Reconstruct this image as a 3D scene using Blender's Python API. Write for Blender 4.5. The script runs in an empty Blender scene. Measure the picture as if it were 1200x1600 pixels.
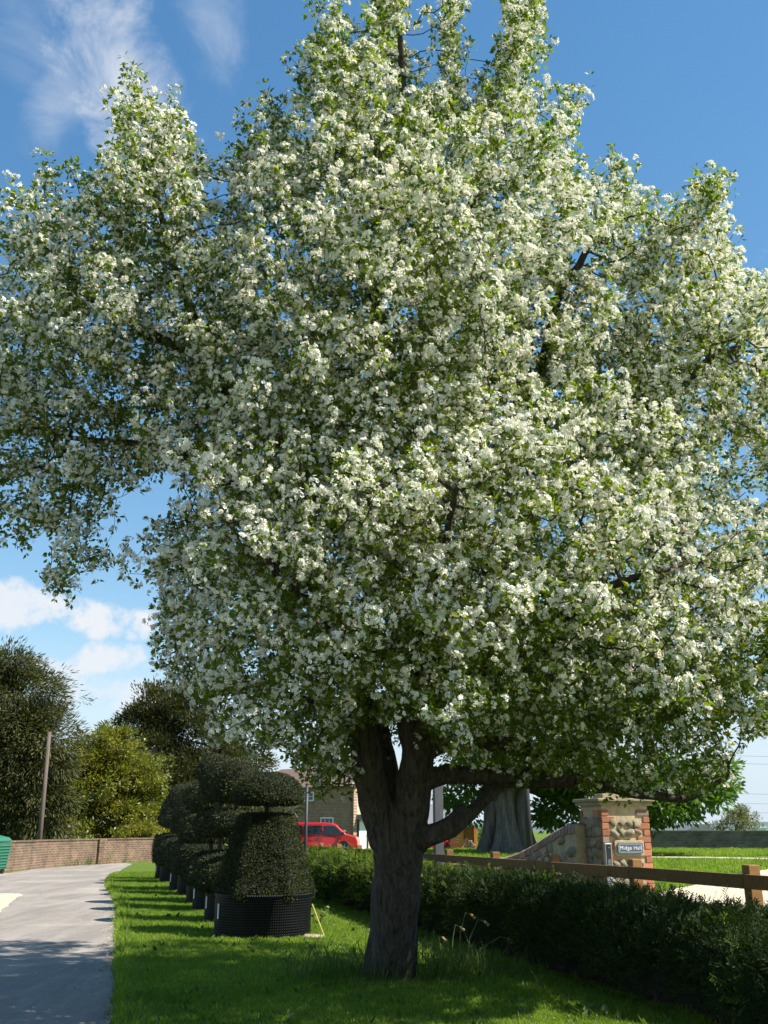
import bpy, bmesh, math, random
import numpy as np
from mathutils import Vector, Matrix, noise

random.seed(7); rng = np.random.default_rng(7)
S = bpy.context.scene
COL = S.collection
R = math.radians

# ------------------------------------------------------------------ camera
EYE = 1.4; FPX = 1500.0; PITCH = math.atan(493 / FPX)
cam = bpy.data.cameras.new('camera'); cam.sensor_fit = 'VERTICAL'; cam.sensor_height = 36
cam.lens = 36 * FPX / 1600; cam.clip_start = .1; cam.clip_end = 20000
co = bpy.data.objects.new('camera', cam); COL.objects.link(co)
co.location = (0, 0, EYE); co.rotation_euler = (R(90) + PITCH, 0, 0); S.camera = co
CP, SP = math.cos(PITCH), math.sin(PITCH)

# ------------------------------------------------------------------ light
SUN_EL = R(49); SUN_DIR = Vector((1, -.28, 0)).normalized()          # horizontal direction towards the sun
sun = bpy.data.lights.new('sun', 'SUN'); sun.energy = 5.0; sun.angle = R(.5); sun.color = (1, .95, .86)
so = bpy.data.objects.new('sun', sun); COL.objects.link(so)
to_sun = Vector((SUN_DIR.x * math.cos(SUN_EL), SUN_DIR.y * math.cos(SUN_EL), math.sin(SUN_EL)))
so.rotation_euler = to_sun.to_track_quat('Z', 'Y').to_euler()
S.view_settings.view_transform = 'Standard'; S.view_settings.look = 'None'
S.view_settings.exposure = 1.05; S.view_settings.gamma = 1; S.view_settings.use_curve_mapping = False

W = bpy.data.worlds.new('World'); S.world = W; W.use_nodes = True
def world():
    nt = W.node_tree; N = nt.nodes; L = nt.links; N.clear()
    out = N.new('ShaderNodeOutputWorld'); bg = N.new('ShaderNodeBackground'); bg.inputs[1].default_value = .1
    L.new(bg.outputs[0], out.inputs[0])
    sky = N.new('ShaderNodeTexSky'); sky.sky_type = 'NISHITA'; sky.sun_disc = False
    sky.sun_elevation = SUN_EL; sky.sun_rotation = math.atan2(SUN_DIR.x, SUN_DIR.y)
    sky.air_density = 1.0; sky.dust_density = 0.0; sky.ozone_density = 1.6; sky.altitude = 100
    def mth(op, a, b=None, clamp=False):
        n = N.new('ShaderNodeMath'); n.operation = op; n.use_clamp = clamp
        for i, q in enumerate((a, b)):
            if q is None: continue
            if isinstance(q, (int, float)): n.inputs[i].default_value = q
            else: L.new(q, n.inputs[i])
        return n.outputs[0]
    tc = N.new('ShaderNodeTexCoord'); sx = N.new('ShaderNodeSeparateXYZ'); L.new(tc.outputs['Generated'], sx.inputs[0])
    az = mth('ARCTAN2', sx.outputs[0], sx.outputs[1]); el = mth('ARCSINE', sx.outputs[2])
    def nz(scale, detail, rough, sc=(1, 1, 1), rot=(0, 0, 0), dist=0):
        mp = N.new('ShaderNodeMapping'); mp.inputs['Scale'].default_value = sc; mp.inputs['Rotation'].default_value = rot
        L.new(tc.outputs['Generated'], mp.inputs[0])
        n = N.new('ShaderNodeTexNoise'); n.inputs['Scale'].default_value = scale; n.inputs['Detail'].default_value = detail
        n.inputs['Roughness'].default_value = rough; n.inputs['Distortion'].default_value = dist
        L.new(mp.outputs[0], n.inputs['Vector']); return mth('SUBTRACT', n.outputs[0], .5)
    puff = nz(15, 11, .62); wisp = nz(9, 9, .62, (1, .6, 1.5), (.3, .4, .9), .9)
    total = None
    def smooth(v, lo, hi):
        n = N.new('ShaderNodeMapRange'); n.interpolation_type = 'SMOOTHSTEP'
        n.inputs[1].default_value = lo; n.inputs[2].default_value = hi; L.new(v, n.inputs[0]); return n.outputs[0]
    def dirof(px, py):
        u = (px - 600) / FPX; v = (800 - py) / FPX
        d = Vector((u, CP - v * SP, SP + v * CP)).normalized(); return math.atan2(d.x, d.y), math.asin(d.z)
    def cloud(a0, e0, wa, we, nsrc, k, lo, hi, op, tilt=0):
        nonlocal total
        da = mth('SUBTRACT', az, a0); de = mth('SUBTRACT', el, e0)
        c, s = math.cos(tilt), math.sin(tilt)
        u = mth('ADD', mth('MULTIPLY', da, c / wa), mth('MULTIPLY', de, s / wa))
        v = mth('ADD', mth('MULTIPLY', da, -s / we), mth('MULTIPLY', de, c / we))
        r = mth('ADD', mth('MULTIPLY', u, u), mth('MULTIPLY', v, v))
        m = mth('ADD', mth('SUBTRACT', 1.0, r), mth('MULTIPLY', nsrc, k))
        m = mth('MULTIPLY', smooth(m, lo, hi), op)
        total = m if total is None else mth('MAXIMUM', total, m)
    for px, py, w, h, o in ((20, 955, 70, 42, .8), (165, 963, 125, 36, .88), (170, 1035, 60, 34, .8), (185, 1085, 95, 40, .6),
                            (70, 1048, 60, 30, .6), (-10, 715, 28, 30, .7), (1205, 390, 40, 22, .25), (1340, 1000, 90, 22, .35)):
        a, e = dirof(px, py); cloud(a, e, w / FPX, h / FPX, puff, 6.5, .15, 1.15, min(1, o * 1.12))
    for a, e, w, h in ((-.95, .22, .2, .06), (-1.5, .3, .3, .08), (.8, .18, .18, .05), (1.5, .3, .25, .07), (2.4, .25, .3, .07), (-2.3, .22, .25, .08)):
        cloud(a, e, w, h, puff, 2.0, -.2, .9, .85)
    a, e = dirof(170, 95); cloud(a, e, .15, .06, wisp, 6.5, -.4, 2.2, .75, R(-50))
    a, e = dirof(100, 150); cloud(a, e, .07, .035, wisp, 4.0, -.3, 2.0, .4, R(60))
    a, e = dirof(330, 20); cloud(a, e, .07, .05, wisp, 5.0, .1, 2.6, .4, R(-60))
    a, e = dirof(60, 40); cloud(a, e, .08, .07, wisp, 4.5, .1, 2.6, .3)
    mx = N.new('ShaderNodeMix'); mx.data_type = 'RGBA'
    L.new(total, mx.inputs[0]); hs = N.new('ShaderNodeHueSaturation'); hs.inputs['Saturation'].default_value = 1.25; L.new(sky.outputs[0], hs.inputs['Color'])
    dv = N.new('ShaderNodeVectorMath'); dv.operation = 'MULTIPLY_ADD'; dv.inputs[1].default_value = (.12,) * 3; dv.inputs[2].default_value = (1, 1, 1)
    L.new(hs.outputs[0], dv.inputs[0])                       # the air's own brightness rolls off softly towards the horizon
    q = N.new('ShaderNodeVectorMath'); q.operation = 'DIVIDE'; L.new(hs.outputs[0], q.inputs[0]); L.new(dv.outputs[0], q.inputs[1])
    q2 = N.new('ShaderNodeVectorMath'); q2.operation = 'SCALE'; q2.inputs['Scale'].default_value = 1.37; L.new(q.outputs[0], q2.inputs[0])
    hz = N.new('ShaderNodeMix'); hz.data_type = 'RGBA'; hz.inputs[7].default_value = (3.2, 3.85, 4.55, 1)   # pale haze along the horizon
    L.new(mth('MULTIPLY', mth('SUBTRACT', 1.0, smooth(el, .0, .2)), .9), hz.inputs[0]); L.new(q2.outputs[0], hz.inputs[6]); L.new(hz.outputs[2], mx.inputs[6]); mx.inputs[7].default_value = (4.2, 4.35, 4.6, 1)
    L.new(mx.outputs[2], bg.inputs[0])
world()

# ------------------------------------------------------------------ pixel helpers (metres from the photograph's own perspective)
def ray(px, py):
    u = (px - 600) / FPX; v = (800 - py) / FPX
    return Vector((u, CP - v * SP, SP + v * CP))
def at(px, py, t):                       # point at camera depth t
    return Vector((0, 0, EYE)) + ray(px, py) * t
def gnd(px, py, z=0.0):                  # point on the level z
    d = ray(px, py); return Vector((0, 0, EYE)) + d * ((z - EYE) / d.z)
def ss(a, b, x):
    x = min(1, max(0, (x - a) / (b - a))); return x * x * (3 - 2 * x)

# the verge, hedge and fence run parallel to the road
SL = -.285
HEDGE_X = lambda y: 2.28 + SL * (y - 9.7)          # centre line of the hedge
FENCE_X = lambda y: 7.31 - .28 * y
def height(x, y):
    s = (x - HEDGE_X(y)) * .96
    h = .35 - .62 * ss(46, 66, y) * (1 - ss(3, 9, x))
    h += .10 * math.exp(-((x - 5.2) ** 2 + (y - 41) ** 2) / 22)
    far = 1 - ss(70, 200, y)
    return h * ss(.5, 2.2, s) * max(far, 0) if y > -60 else 0

# ------------------------------------------------------------------ tagging
def tag(o, label=None, cat=None, group=None, kind=None):
    for k, v in (('label', label), ('category', cat), ('group', group), ('kind', kind)):
        if v: o[k] = v
    return o
def thing(name, loc, label, cat, group=None, rz=0):
    o = bpy.data.objects.new(name, None); COL.objects.link(o); o.location = loc; o.rotation_euler = (0, 0, rz)
    o.empty_display_size = .2
    return tag(o, label, cat, group)
def link(name, me, parent=None):
    o = bpy.data.objects.new(name, me); COL.objects.link(o)
    if parent is not None: o.parent = parent
    return o

class MB:
    def __init__(s): s.v = []; s.f = []; s.m = []
    def add(s, vs, fs, mi=0):
        b = len(s.v); s.v.extend(tuple(q) for q in vs)
        for f in fs: s.f.append(tuple(i + b for i in f)); s.m.append(mi)
        return s
    def box(s, c, d, rz=0, ry=0, rx=0, mi=0):
        x, y, z = d[0] / 2, d[1] / 2, d[2] / 2
        M = Matrix.Translation(c) @ Matrix.Rotation(rz, 4, 'Z') @ Matrix.Rotation(ry, 4, 'Y') @ Matrix.Rotation(rx, 4, 'X')
        vs = [M @ Vector(q) for q in ((-x, -y, -z), (x, -y, -z), (x, y, -z), (-x, y, -z), (-x, -y, z), (x, -y, z), (x, y, z), (-x, y, z))]
        return s.add(vs, [(0, 3, 2, 1), (4, 5, 6, 7), (0, 1, 5, 4), (1, 2, 6, 5), (2, 3, 7, 6), (3, 0, 4, 7)], mi)
    def bar(s, a, b, w, h, mi=0):
        a, b = Vector(a), Vector(b); d = b - a
        up = Vector((0, 0, 1)); side = d.cross(up).normalized(); u2 = side.cross(d).normalized()
        vs = [p + side * (sx * w / 2) + u2 * (sz * h / 2) for p in (a, b) for sx, sz in ((-1, -1), (1, -1), (1, 1), (-1, 1))]
        return s.add(vs, [(0, 3, 2, 1), (4, 5, 6, 7), (0, 1, 5, 4), (1, 2, 6, 5), (2, 3, 7, 6), (3, 0, 4, 7)], mi)
    def tube(s, pts, rad, n=8, cap=True, mi=0):
        pts = [Vector(p) for p in pts]; vs = []; ref = None
        for i, p in enumerate(pts):
            d = (pts[min(i + 1, len(pts) - 1)] - pts[max(i - 1, 0)])
            d = d.normalized() if d.length > 1e-9 else Vector((0, 0, 1))
            if ref is None: ref = Vector((1, 0, 0)) if abs(d.x) < .8 else Vector((0, 1, 0))
            ref = (ref - d * ref.dot(d)).normalized(); b = d.cross(ref)
            r = rad[i] if hasattr(rad, '__len__') else rad
            for k in range(n):
                a = 2 * math.pi * k / n; vs.append(p + (ref * math.cos(a) + b * math.sin(a)) * r)
        fs = [(i * n + k, i * n + (k + 1) % n, (i + 1) * n + (k + 1) % n, (i + 1) * n + k) for i in range(len(pts) - 1) for k in range(n)]
        if cap: fs += [tuple(range(n - 1, -1, -1)), tuple((len(pts) - 1) * n + k for k in range(n))]
        return s.add(vs, fs, mi)
    def lathe(s, prof, n=24, c=(0, 0, 0), mi=0, sq=None):
        vs = []
        for r, z in prof:
            for k in range(n):
                a = 2 * math.pi * k / n; q = sq(a) if sq else 1
                vs.append((c[0] + r * q * math.cos(a), c[1] + r * q * math.sin(a), c[2] + z))
        fs = [(i * n + k, i * n + (k + 1) % n, (i + 1) * n + (k + 1) % n, (i + 1) * n + k) for i in range(len(prof) - 1) for k in range(n)]
        fs += [tuple(range(n - 1, -1, -1)), tuple((len(prof) - 1) * n + k for k in range(n))]
        return s.add(vs, fs, mi)
    def prism(s, poly, a, b, f):          # poly of 2-D points extruded from a to b, f(u, v, w) gives the point
        n = len(poly)
        vs = [f(u, v, a) for u, v in poly] + [f(u, v, b) for u, v in poly]
        fs = [tuple(range(n - 1, -1, -1)), tuple(range(n, 2 * n))] + [(i, (i + 1) % n, n + (i + 1) % n, n + i) for i in range(n)]
        return s.add(vs, fs)
    def mesh(s, name, mats, smooth=False):
        me = bpy.data.meshes.new(name); me.from_pydata(s.v, [], s.f)
        for m in (mats if isinstance(mats, (list, tuple)) else [mats]): me.materials.append(m)
        if any(s.m): me.polygons.foreach_set('material_index', s.m)
        if smooth: me.polygons.foreach_set('use_smooth', [True] * len(me.polygons))
        bm = bmesh.new(); bm.from_mesh(me); bmesh.ops.recalc_face_normals(bm, faces=bm.faces); bm.to_mesh(me); bm.free()
        return me
    def build(s, name, mats, parent=None, smooth=False, bevel=0):
        o = link(name, s.mesh(name, mats, smooth), parent)
        if bevel:
            b = o.modifiers.new('bevel', 'BEVEL'); b.width = bevel; b.segments = 2; b.limit_method = 'ANGLE'; b.angle_limit = R(40)
        return o

def quads_mesh(name, P, mats, midx=None):    # P (n,4,3) loose quads
    n = len(P); me = bpy.data.meshes.new(name)
    me.vertices.add(n * 4); me.vertices.foreach_set('co', np.asarray(P, np.float32).reshape(-1))
    me.loops.add(n * 4); me.loops.foreach_set('vertex_index', np.arange(n * 4, dtype=np.int32))
    me.polygons.add(n); me.polygons.foreach_set('loop_start', np.arange(0, n * 4, 4, dtype=np.int32))
    me.polygons.foreach_set('loop_total', np.full(n, 4, np.int32))
    for m in (mats if isinstance(mats, (list, tuple)) else [mats]): me.materials.append(m)
    if midx is not None: me.polygons.foreach_set('material_index', np.asarray(midx, np.int32))
    me.update(calc_edges=True); me.validate(); return me

# ------------------------------------------------------------------ materials
def node_mat(name):
    m = bpy.data.materials.new(name); m.use_nodes = True; nt = m.node_tree
    return m, nt, nt.nodes, nt.links, nt.nodes['Principled BSDF']
def coords(N, L, sc=(1, 1, 1), kind='Object'):
    tc = N.new('ShaderNodeTexCoord'); mp = N.new('ShaderNodeMapping'); mp.inputs['Scale'].default_value = sc
    L.new(tc.outputs[kind], mp.inputs[0]); return mp.outputs[0]
def ramp(N, L, fac, stops):
    r = N.new('ShaderNodeValToRGB'); e = r.color_ramp.elements
    while len(e) > 2: e.remove(e[-1])
    for i, (p, c) in enumerate(stops):
        q = e[i] if i < 2 else e.new(p); q.position = p; q.color = (*c, 1)
    L.new(fac, r.inputs[0]); return r.outputs[0]
def nois(N, L, vec, scale, detail=6, rough=.6, dist=0):
    n = N.new('ShaderNodeTexNoise'); n.inputs['Scale'].default_value = scale; n.inputs['Detail'].default_value = detail
    n.inputs['Roughness'].default_value = rough; n.inputs['Distortion'].default_value = dist
    L.new(vec, n.inputs['Vector']); return n.outputs[0]
def mixc(N, L, fac, a, b, mode='MIX'):
    m = N.new('ShaderNodeMix'); m.data_type = 'RGBA'; m.blend_type = mode
    for i, q in ((0, fac), (6, a), (7, b)):
        if isinstance(q, (int, float)): m.inputs[i].default_value = q
        elif isinstance(q, tuple): m.inputs[i].default_value = (*q, 1)
        else: L.new(q, m.inputs[i])
    return m.outputs[2]
def bump(N, L, h, P, strength=.4, dist=.02):
    b = N.new('ShaderNodeBump'); b.inputs['Strength'].default_value = strength; b.inputs['Distance'].default_value = dist
    L.new(h, b.inputs['Height']); L.new(b.outputs[0], P.inputs['Normal'])
def simple(name, c, rough=.6, c2=None, scale=6, metal=0, bmp=.2, bd=.01, sc=(1, 1, 1), spec=.4, rnd=0, coat=0):
    m, nt, N, L, P = node_mat(name)
    c2 = c2 or tuple(q * .72 for q in c)
    v = coords(N, L, sc); n = nois(N, L, v, scale, 7, .65)
    col = ramp(N, L, n, [(.3, c2), (.7, c)])
    if rnd:
        oi = N.new('ShaderNodeObjectInfo'); hs = N.new('ShaderNodeHueSaturation')
        mr = N.new('ShaderNodeMapRange'); mr.inputs[3].default_value = 1 - rnd; mr.inputs[4].default_value = 1 + rnd
        L.new(oi.outputs['Random'], mr.inputs[0]); L.new(mr.outputs[0], hs.inputs['Value']); L.new(col, hs.inputs['Color']); col = hs.outputs[0]
    L.new(col, P.inputs['Base Color']); P.inputs['Roughness'].default_value = rough; P.inputs['Metallic'].default_value = metal
    P.inputs['Specular IOR Level'].default_value = spec; P.inputs['Coat Weight'].default_value = coat
    if bmp: bump(N, L, nois(N, L, v, scale * 5, 5, .7), P, bmp, bd)
    return m
def leaf(name, c1, c2, trans=.35, rough=.5, spec=.35, tc=None, c3=None, patch=.7):
    m, nt, N, L, P = node_mat(name)
    oi = N.new('ShaderNodeObjectInfo'); g = N.new('ShaderNodeNewGeometry')
    n = nois(N, L, g.outputs['Position'], patch, 3, .6)
    ri = N.new('ShaderNodeMath'); ri.operation = 'ADD'; L.new(g.outputs['Random Per Island'], ri.inputs[0]); L.new(n, ri.inputs[1])
    r2 = N.new('ShaderNodeMath'); r2.operation = 'MULTIPLY'; r2.inputs[1].default_value = .55; L.new(ri.outputs[0], r2.inputs[0])
    stops = [(.2, c1), (.75, c2)] + ([(.9, c3)] if c3 else [])
    col = ramp(N, L, r2.outputs[0], stops)
    L.new(col, P.inputs['Base Color']); P.inputs['Roughness'].default_value = rough; P.inputs['Specular IOR Level'].default_value = spec
    t = N.new('ShaderNodeBsdfTranslucent')
    if tc: L.new(mixc(N, L, .7, col, tc), t.inputs[0])
    else:
        L.new(mixc(N, L, 1.0, col, (1.6, 1.7, .7), 'MULTIPLY'), t.inputs[0])
    ms = N.new('ShaderNodeMixShader'); ms.inputs[0].default_value = trans
    L.new(P.outputs[0], ms.inputs[1]); L.new(t.outputs[0], ms.inputs[2]); L.new(ms.outputs[0], N['Material Output'].inputs[0])
    return m
def bark(name, c1, c2, vs=6, scale=7, strength=.9, dist=.03, lichen=None):
    m, nt, N, L, P = node_mat(name)
    a = nois(N, L, coords(N, L, (1, 1, .16)), scale * 4.6, 9, .66, .5)          # long fissures
    b = nois(N, L, coords(N, L, (1, 1, .5)), scale * 10, 6, .75, .3)              # flakes
    ad = N.new('ShaderNodeMath'); ad.operation = 'MULTIPLY_ADD'; ad.inputs[1].default_value = .55
    L.new(b, ad.inputs[0]); L.new(a, ad.inputs[2])
    col = ramp(N, L, ad.outputs[0], [(.55, c1), (1.0, c2)])
    if lichen:
        ln = nois(N, L, coords(N, L, (1, 1, .4)), 9, 9, .8)
        col = mixc(N, L, ramp(N, L, ln, [(.56, (0, 0, 0)), (.68, (.75, .75, .75))]), col, lichen)
    L.new(col, P.inputs['Base Color']); P.inputs['Roughness'].default_value = .92; P.inputs['Specular IOR Level'].default_value = .15
    bump(N, L, ad.outputs[0], P, strength, dist); return m
def brickmat(name, c1, c2, mortar, bw=.22, bh=.075, msize=.012, wear=.5, soil=None):
    m, nt, N, L, P = node_mat(name)
    tc = N.new('ShaderNodeTexCoord'); sx = N.new('ShaderNodeSeparateXYZ'); L.new(tc.outputs['Object'], sx.inputs[0])
    cb = N.new('ShaderNodeCombineXYZ'); L.new(sx.outputs[0], cb.inputs[0]); L.new(sx.outputs[2], cb.inputs[1])
    b = N.new('ShaderNodeTexBrick'); b.inputs['Scale'].default_value = 1; b.inputs['Brick Width'].default_value = bw
    b.inputs['Row Height'].default_value = bh; b.inputs['Mortar Size'].default_value = msize; b.inputs['Mortar Smooth'].default_value = .3
    b.inputs['Color1'].default_value = (*c1, 1); b.inputs['Color2'].default_value = (*c2, 1); b.inputs['Mortar'].default_value = (*mortar, 1)
    L.new(cb.outputs[0], b.inputs['Vector'])
    n = nois(N, L, tc.outputs['Object'], 1.6, 8, .7)
    col = mixc(N, L, wear, b.outputs['Color'], ramp(N, L, n, [(.3, (.35, .32, .3)), (.7, (1.25, 1.2, 1.15))]), 'MULTIPLY')
    L.new(col, P.inputs['Base Color']); P.inputs['Roughness'].default_value = .9
    iv = N.new('ShaderNodeMath'); iv.operation = 'MULTIPLY_ADD'; iv.inputs[1].default_value = -1
    L.new(b.outputs['Fac'], iv.inputs[0]); L.new(nois(N, L, tc.outputs['Object'], 30, 4, .7), iv.inputs[2])
    bump(N, L, iv.outputs[0], P, .6, .012); return m

M = {}
M['petal'] = leaf('white_petal', (.76, .745, .66), (.86, .845, .77), .36, .55, .25, (.88, .86, .58))
M['bud'] = leaf('pink_bud', (.62, .36, .38), (.75, .55, .52), .2)
M['apple_leaf'] = leaf('apple_leaf', (.045, .085, .009), (.14, .19, .016), .5, .45, .3, None, (.26, .25, .035))
M['apple_bark'] = bark('apple_bark', (.022, .018, .014), (.16, .13, .105), 5, 6, 1, .05, (.17, .16, .11))
M['twig'] = simple('twig_bark', (.075, .055, .04), .85, (.035, .026, .02), 20)
M['yew_leaf'] = leaf('clipped_yew', (.009, .016, .005), (.045, .055, .014), .16, .6, .15, None, (.11, .105, .028), 2.2)
M['yew_core'] = simple('yew_interior', (.012, .014, .006), .95, (.005, .006, .003), 30, bmp=0)
M['hedge_leaf'] = leaf('hedge_yew', (.008, .017, .004), (.030, .052, .011), .22, .6, .15, None, (.10, .125, .025), 1.3)
M['sunlit_young_yew'] = leaf('sunlit_young_growth', (.05, .085, .012), (.15, .20, .025), .38, .6, .15, None, (.25, .28, .05), 2)  # young growth, its colour brightened to paint sunlight on the hedge
M['grass'] = leaf('grass_blade', (.06, .115, .010), (.20, .285, .034), .52, .5, .25, None, (.42, .43, .12), .8)
M['long_grass'] = leaf('long_grass', (.04, .085, .012), (.10, .15, .025), .35, .55, .25, None, (.20, .21, .07), 3)
M['conifer_leaf'] = leaf('conifer_spray', (.03, .036, .012), (.085, .088, .028), .25, .6, .25, None, (.13, .115, .04), .5)
M['dark_leaf'] = leaf('dark_evergreen', (.018, .026, .008), (.06, .062, .016), .2, .55, .3, None, (.20, .15, .03), .35)
M['laurel_leaf'] = leaf('laurel_leaf', (.05, .08, .012), (.20, .19, .03), .35, .35, .5, None, (.42, .33, .06), .5)
M['chestnut_leaf'] = leaf('broad_green_leaf', (.03, .075, .010), (.085, .16, .018), .45, .45, .4, None, (.12, .19, .03), .6)
M['grey_leaf'] = leaf('budding_tree_leaf', (.10, .11, .05), (.17, .17, .08), .3)
M['old_bark'] = bark('ancient_bark', (.06, .052, .045), (.22, .19, .165), 4, 2, .7, .06)
M['dull_bark'] = simple('trunk_bark', (.09, .075, .06), .9, (.04, .033, .027), 9)
M['timber'] = simple('fence_timber', (.30, .15, .045), .75, (.19, .09, .028), 3, sc=(2, 2, 7), bmp=.35, rnd=.15)
M['rail'] = simple('rail_timber', (.20, .105, .036), .85, (.11, .056, .02), 3, sc=(1, 6, 8), bmp=.35, rnd=.15)
M['pole'] = simple('weathered_pole', (.15, .115, .095), .85, (.08, .06, .05), 5, sc=(4, 4, .6))
M['post_metal'] = simple('grey_painted_steel', (.12, .12, .125), .55, (.075, .075, .08), 4, sc=(2, 2, .5), metal=.2)
M['dark_metal'] = simple('dark_steel', (.035, .035, .038), .5, None, 8)
M['planter'] = None
M['brick'] = simple('red_brick', (.52, .19, .09), .9, (.36, .15, .09), 10, bmp=.7, bd=.02, rnd=.35)
M['buff_brick'] = simple('buff_brick', (.42, .30, .20), .9, (.25, .16, .12), 11, bmp=.8, bd=.02, rnd=.3)
M['stone'] = simple('rubble_stone', (.47, .40, .27), .92, (.20, .17, .12), 7, bmp=.9, bd=.03, rnd=.25)
M['mortar'] = simple('lime_mortar', (.55, .44, .27), .95, (.36, .28, .17), 9, bmp=.8, bd=.02)
M['cap'] = simple('weathered_capstone', (.36, .30, .18), .9, (.20, .17, .10), 6, bmp=.6, bd=.02)
M['sign_blue'] = simple('slate_blue_enamel', (.085, .115, .17), .45, None, 30, bmp=0)
M['white'] = simple('white_paint', (.8, .8, .78), .5, (.74, .74, .72), 4, bmp=0)
M['steel'] = simple('brushed_steel', (.5, .5, .52), .35, (.42, .42, .44), 30, metal=.8, bmp=0)
M['black'] = simple('black_plastic', (.018, .018, .02), .45, None, 10, bmp=0)
M['rubber'] = simple('tyre_rubber', (.016, .016, .016), .8, None, 20)
M['red_paint'] = simple('red_car_paint', (.60, .012, .018), .3, (.55, .01, .015), 2, bmp=0, coat=.8)
M['glass'] = simple('dark_window_glass', (.012, .014, .016), .06, None, 2, bmp=0, spec=.7)
M['lamp'] = simple('headlamp_lens', (.6, .62, .65), .12, None, 4, bmp=0, spec=.6)
M['silver'] = simple('wheel_alloy', (.35, .35, .36), .35, None, 8, metal=.7, bmp=0)
M['green_bin'] = simple('green_bin_plastic', (.03, .17, .10), .5, (.022, .13, .08), 3, bmp=.1)
M['house_brick'] = brickmat('brown_house_brick', (.34, .19, .12), (.23, .13, .09), (.42, .34, .25), .3, .11)
M['cream_stone'] = brickmat('cream_house_stone', (.62, .52, .34), (.5, .41, .27), (.58, .5, .36), .4, .17, .015, .3)
M['old_brick'] = brickmat('old_garden_brick', (.20, .115, .07), (.11, .07, .05), (.24, .19, .13), .24, .085, .016, .85)
M['grey_wall'] = brickmat('grey_rubble_wall', (.22, .19, .145), (.13, .115, .095), (.20, .175, .14), .3, .13, .02, .7)
M['roof_tile'] = simple('roof_tiles', (.19, .12, .09), .85, (.12, .08, .065), 5, sc=(1, 1, 5))
M['slate'] = simple('grey_slate', (.18, .185, .2), .7, (.13, .13, .14), 5)
M['cladding'] = simple('larch_cladding', (.52, .22, .05), .7, (.40, .15, .035), 4, sc=(1, 1, 8), rnd=.12)
M['log_end'] = simple('split_log', (.55, .42, .28), .85, (.25, .17, .11), 9, rnd=.3)
M['soil'] = simple('dark_soil', (.06, .043, .03), .98, (.028, .02, .014), 7, bmp=.9, bd=.04)
M['edge_grit'] = simple('road_edge_grit', (.20, .17, .13), .95, (.06, .05, .035), 25, bmp=.9, bd=.03)
M['litter'] = leaf('dry_leaf_litter', (.12, .08, .045), (.42, .34, .24), .1, .8, .1, None, (.6, .5, .38), 4)
M['daff'] = simple('dead_flower', (.55, .36, .18), .8, (.3, .18, .08), 30, bmp=0)
M['stalk'] = simple('pale_stalk', (.22, .25, .10), .7, (.14, .17, .06), 20, bmp=0)
M['cane'] = simple('yellow_cane', (.55, .46, .12), .6, None, 12, bmp=0)
M['wire'] = simple('wire', (.25, .27, .3), .6, None, 2, bmp=0)
M['far_white'] = simple('white_render', (.78, .78, .76), .7, None, 2, bmp=0)
M['hill'] = simple('hazed_hillside', (.10, .13, .12), .95, (.07, .10, .10), .004, bmp=0)  # haze of distance is painted into this dull grey-blue-green

def planter_mat():
    m, nt, N, L, P = node_mat('dimpled_black_plastic')
    tc = N.new('ShaderNodeTexCoord'); sx = N.new('ShaderNodeSeparateXYZ'); L.new(tc.outputs['UV'], sx.inputs[0])
    v = N.new('ShaderNodeTexVoronoi'); v.inputs['Scale'].default_value = 1; v.inputs['Randomness'].default_value = 0
    L.new(tc.outputs['UV'], v.inputs['Vector'])
    r = ramp(N, L, v.outputs['Distance'], [(.0, (1, 1, 1)), (.42, (0, 0, 0))])
    P.inputs['Base Color'].default_value = (.007, .008, .012, 1); P.inputs['Roughness'].default_value = .5; P.inputs['Specular IOR Level'].default_value = .25
    bump(N, L, r, P, .8, .014); return m
M['planter'] = planter_mat()

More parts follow.
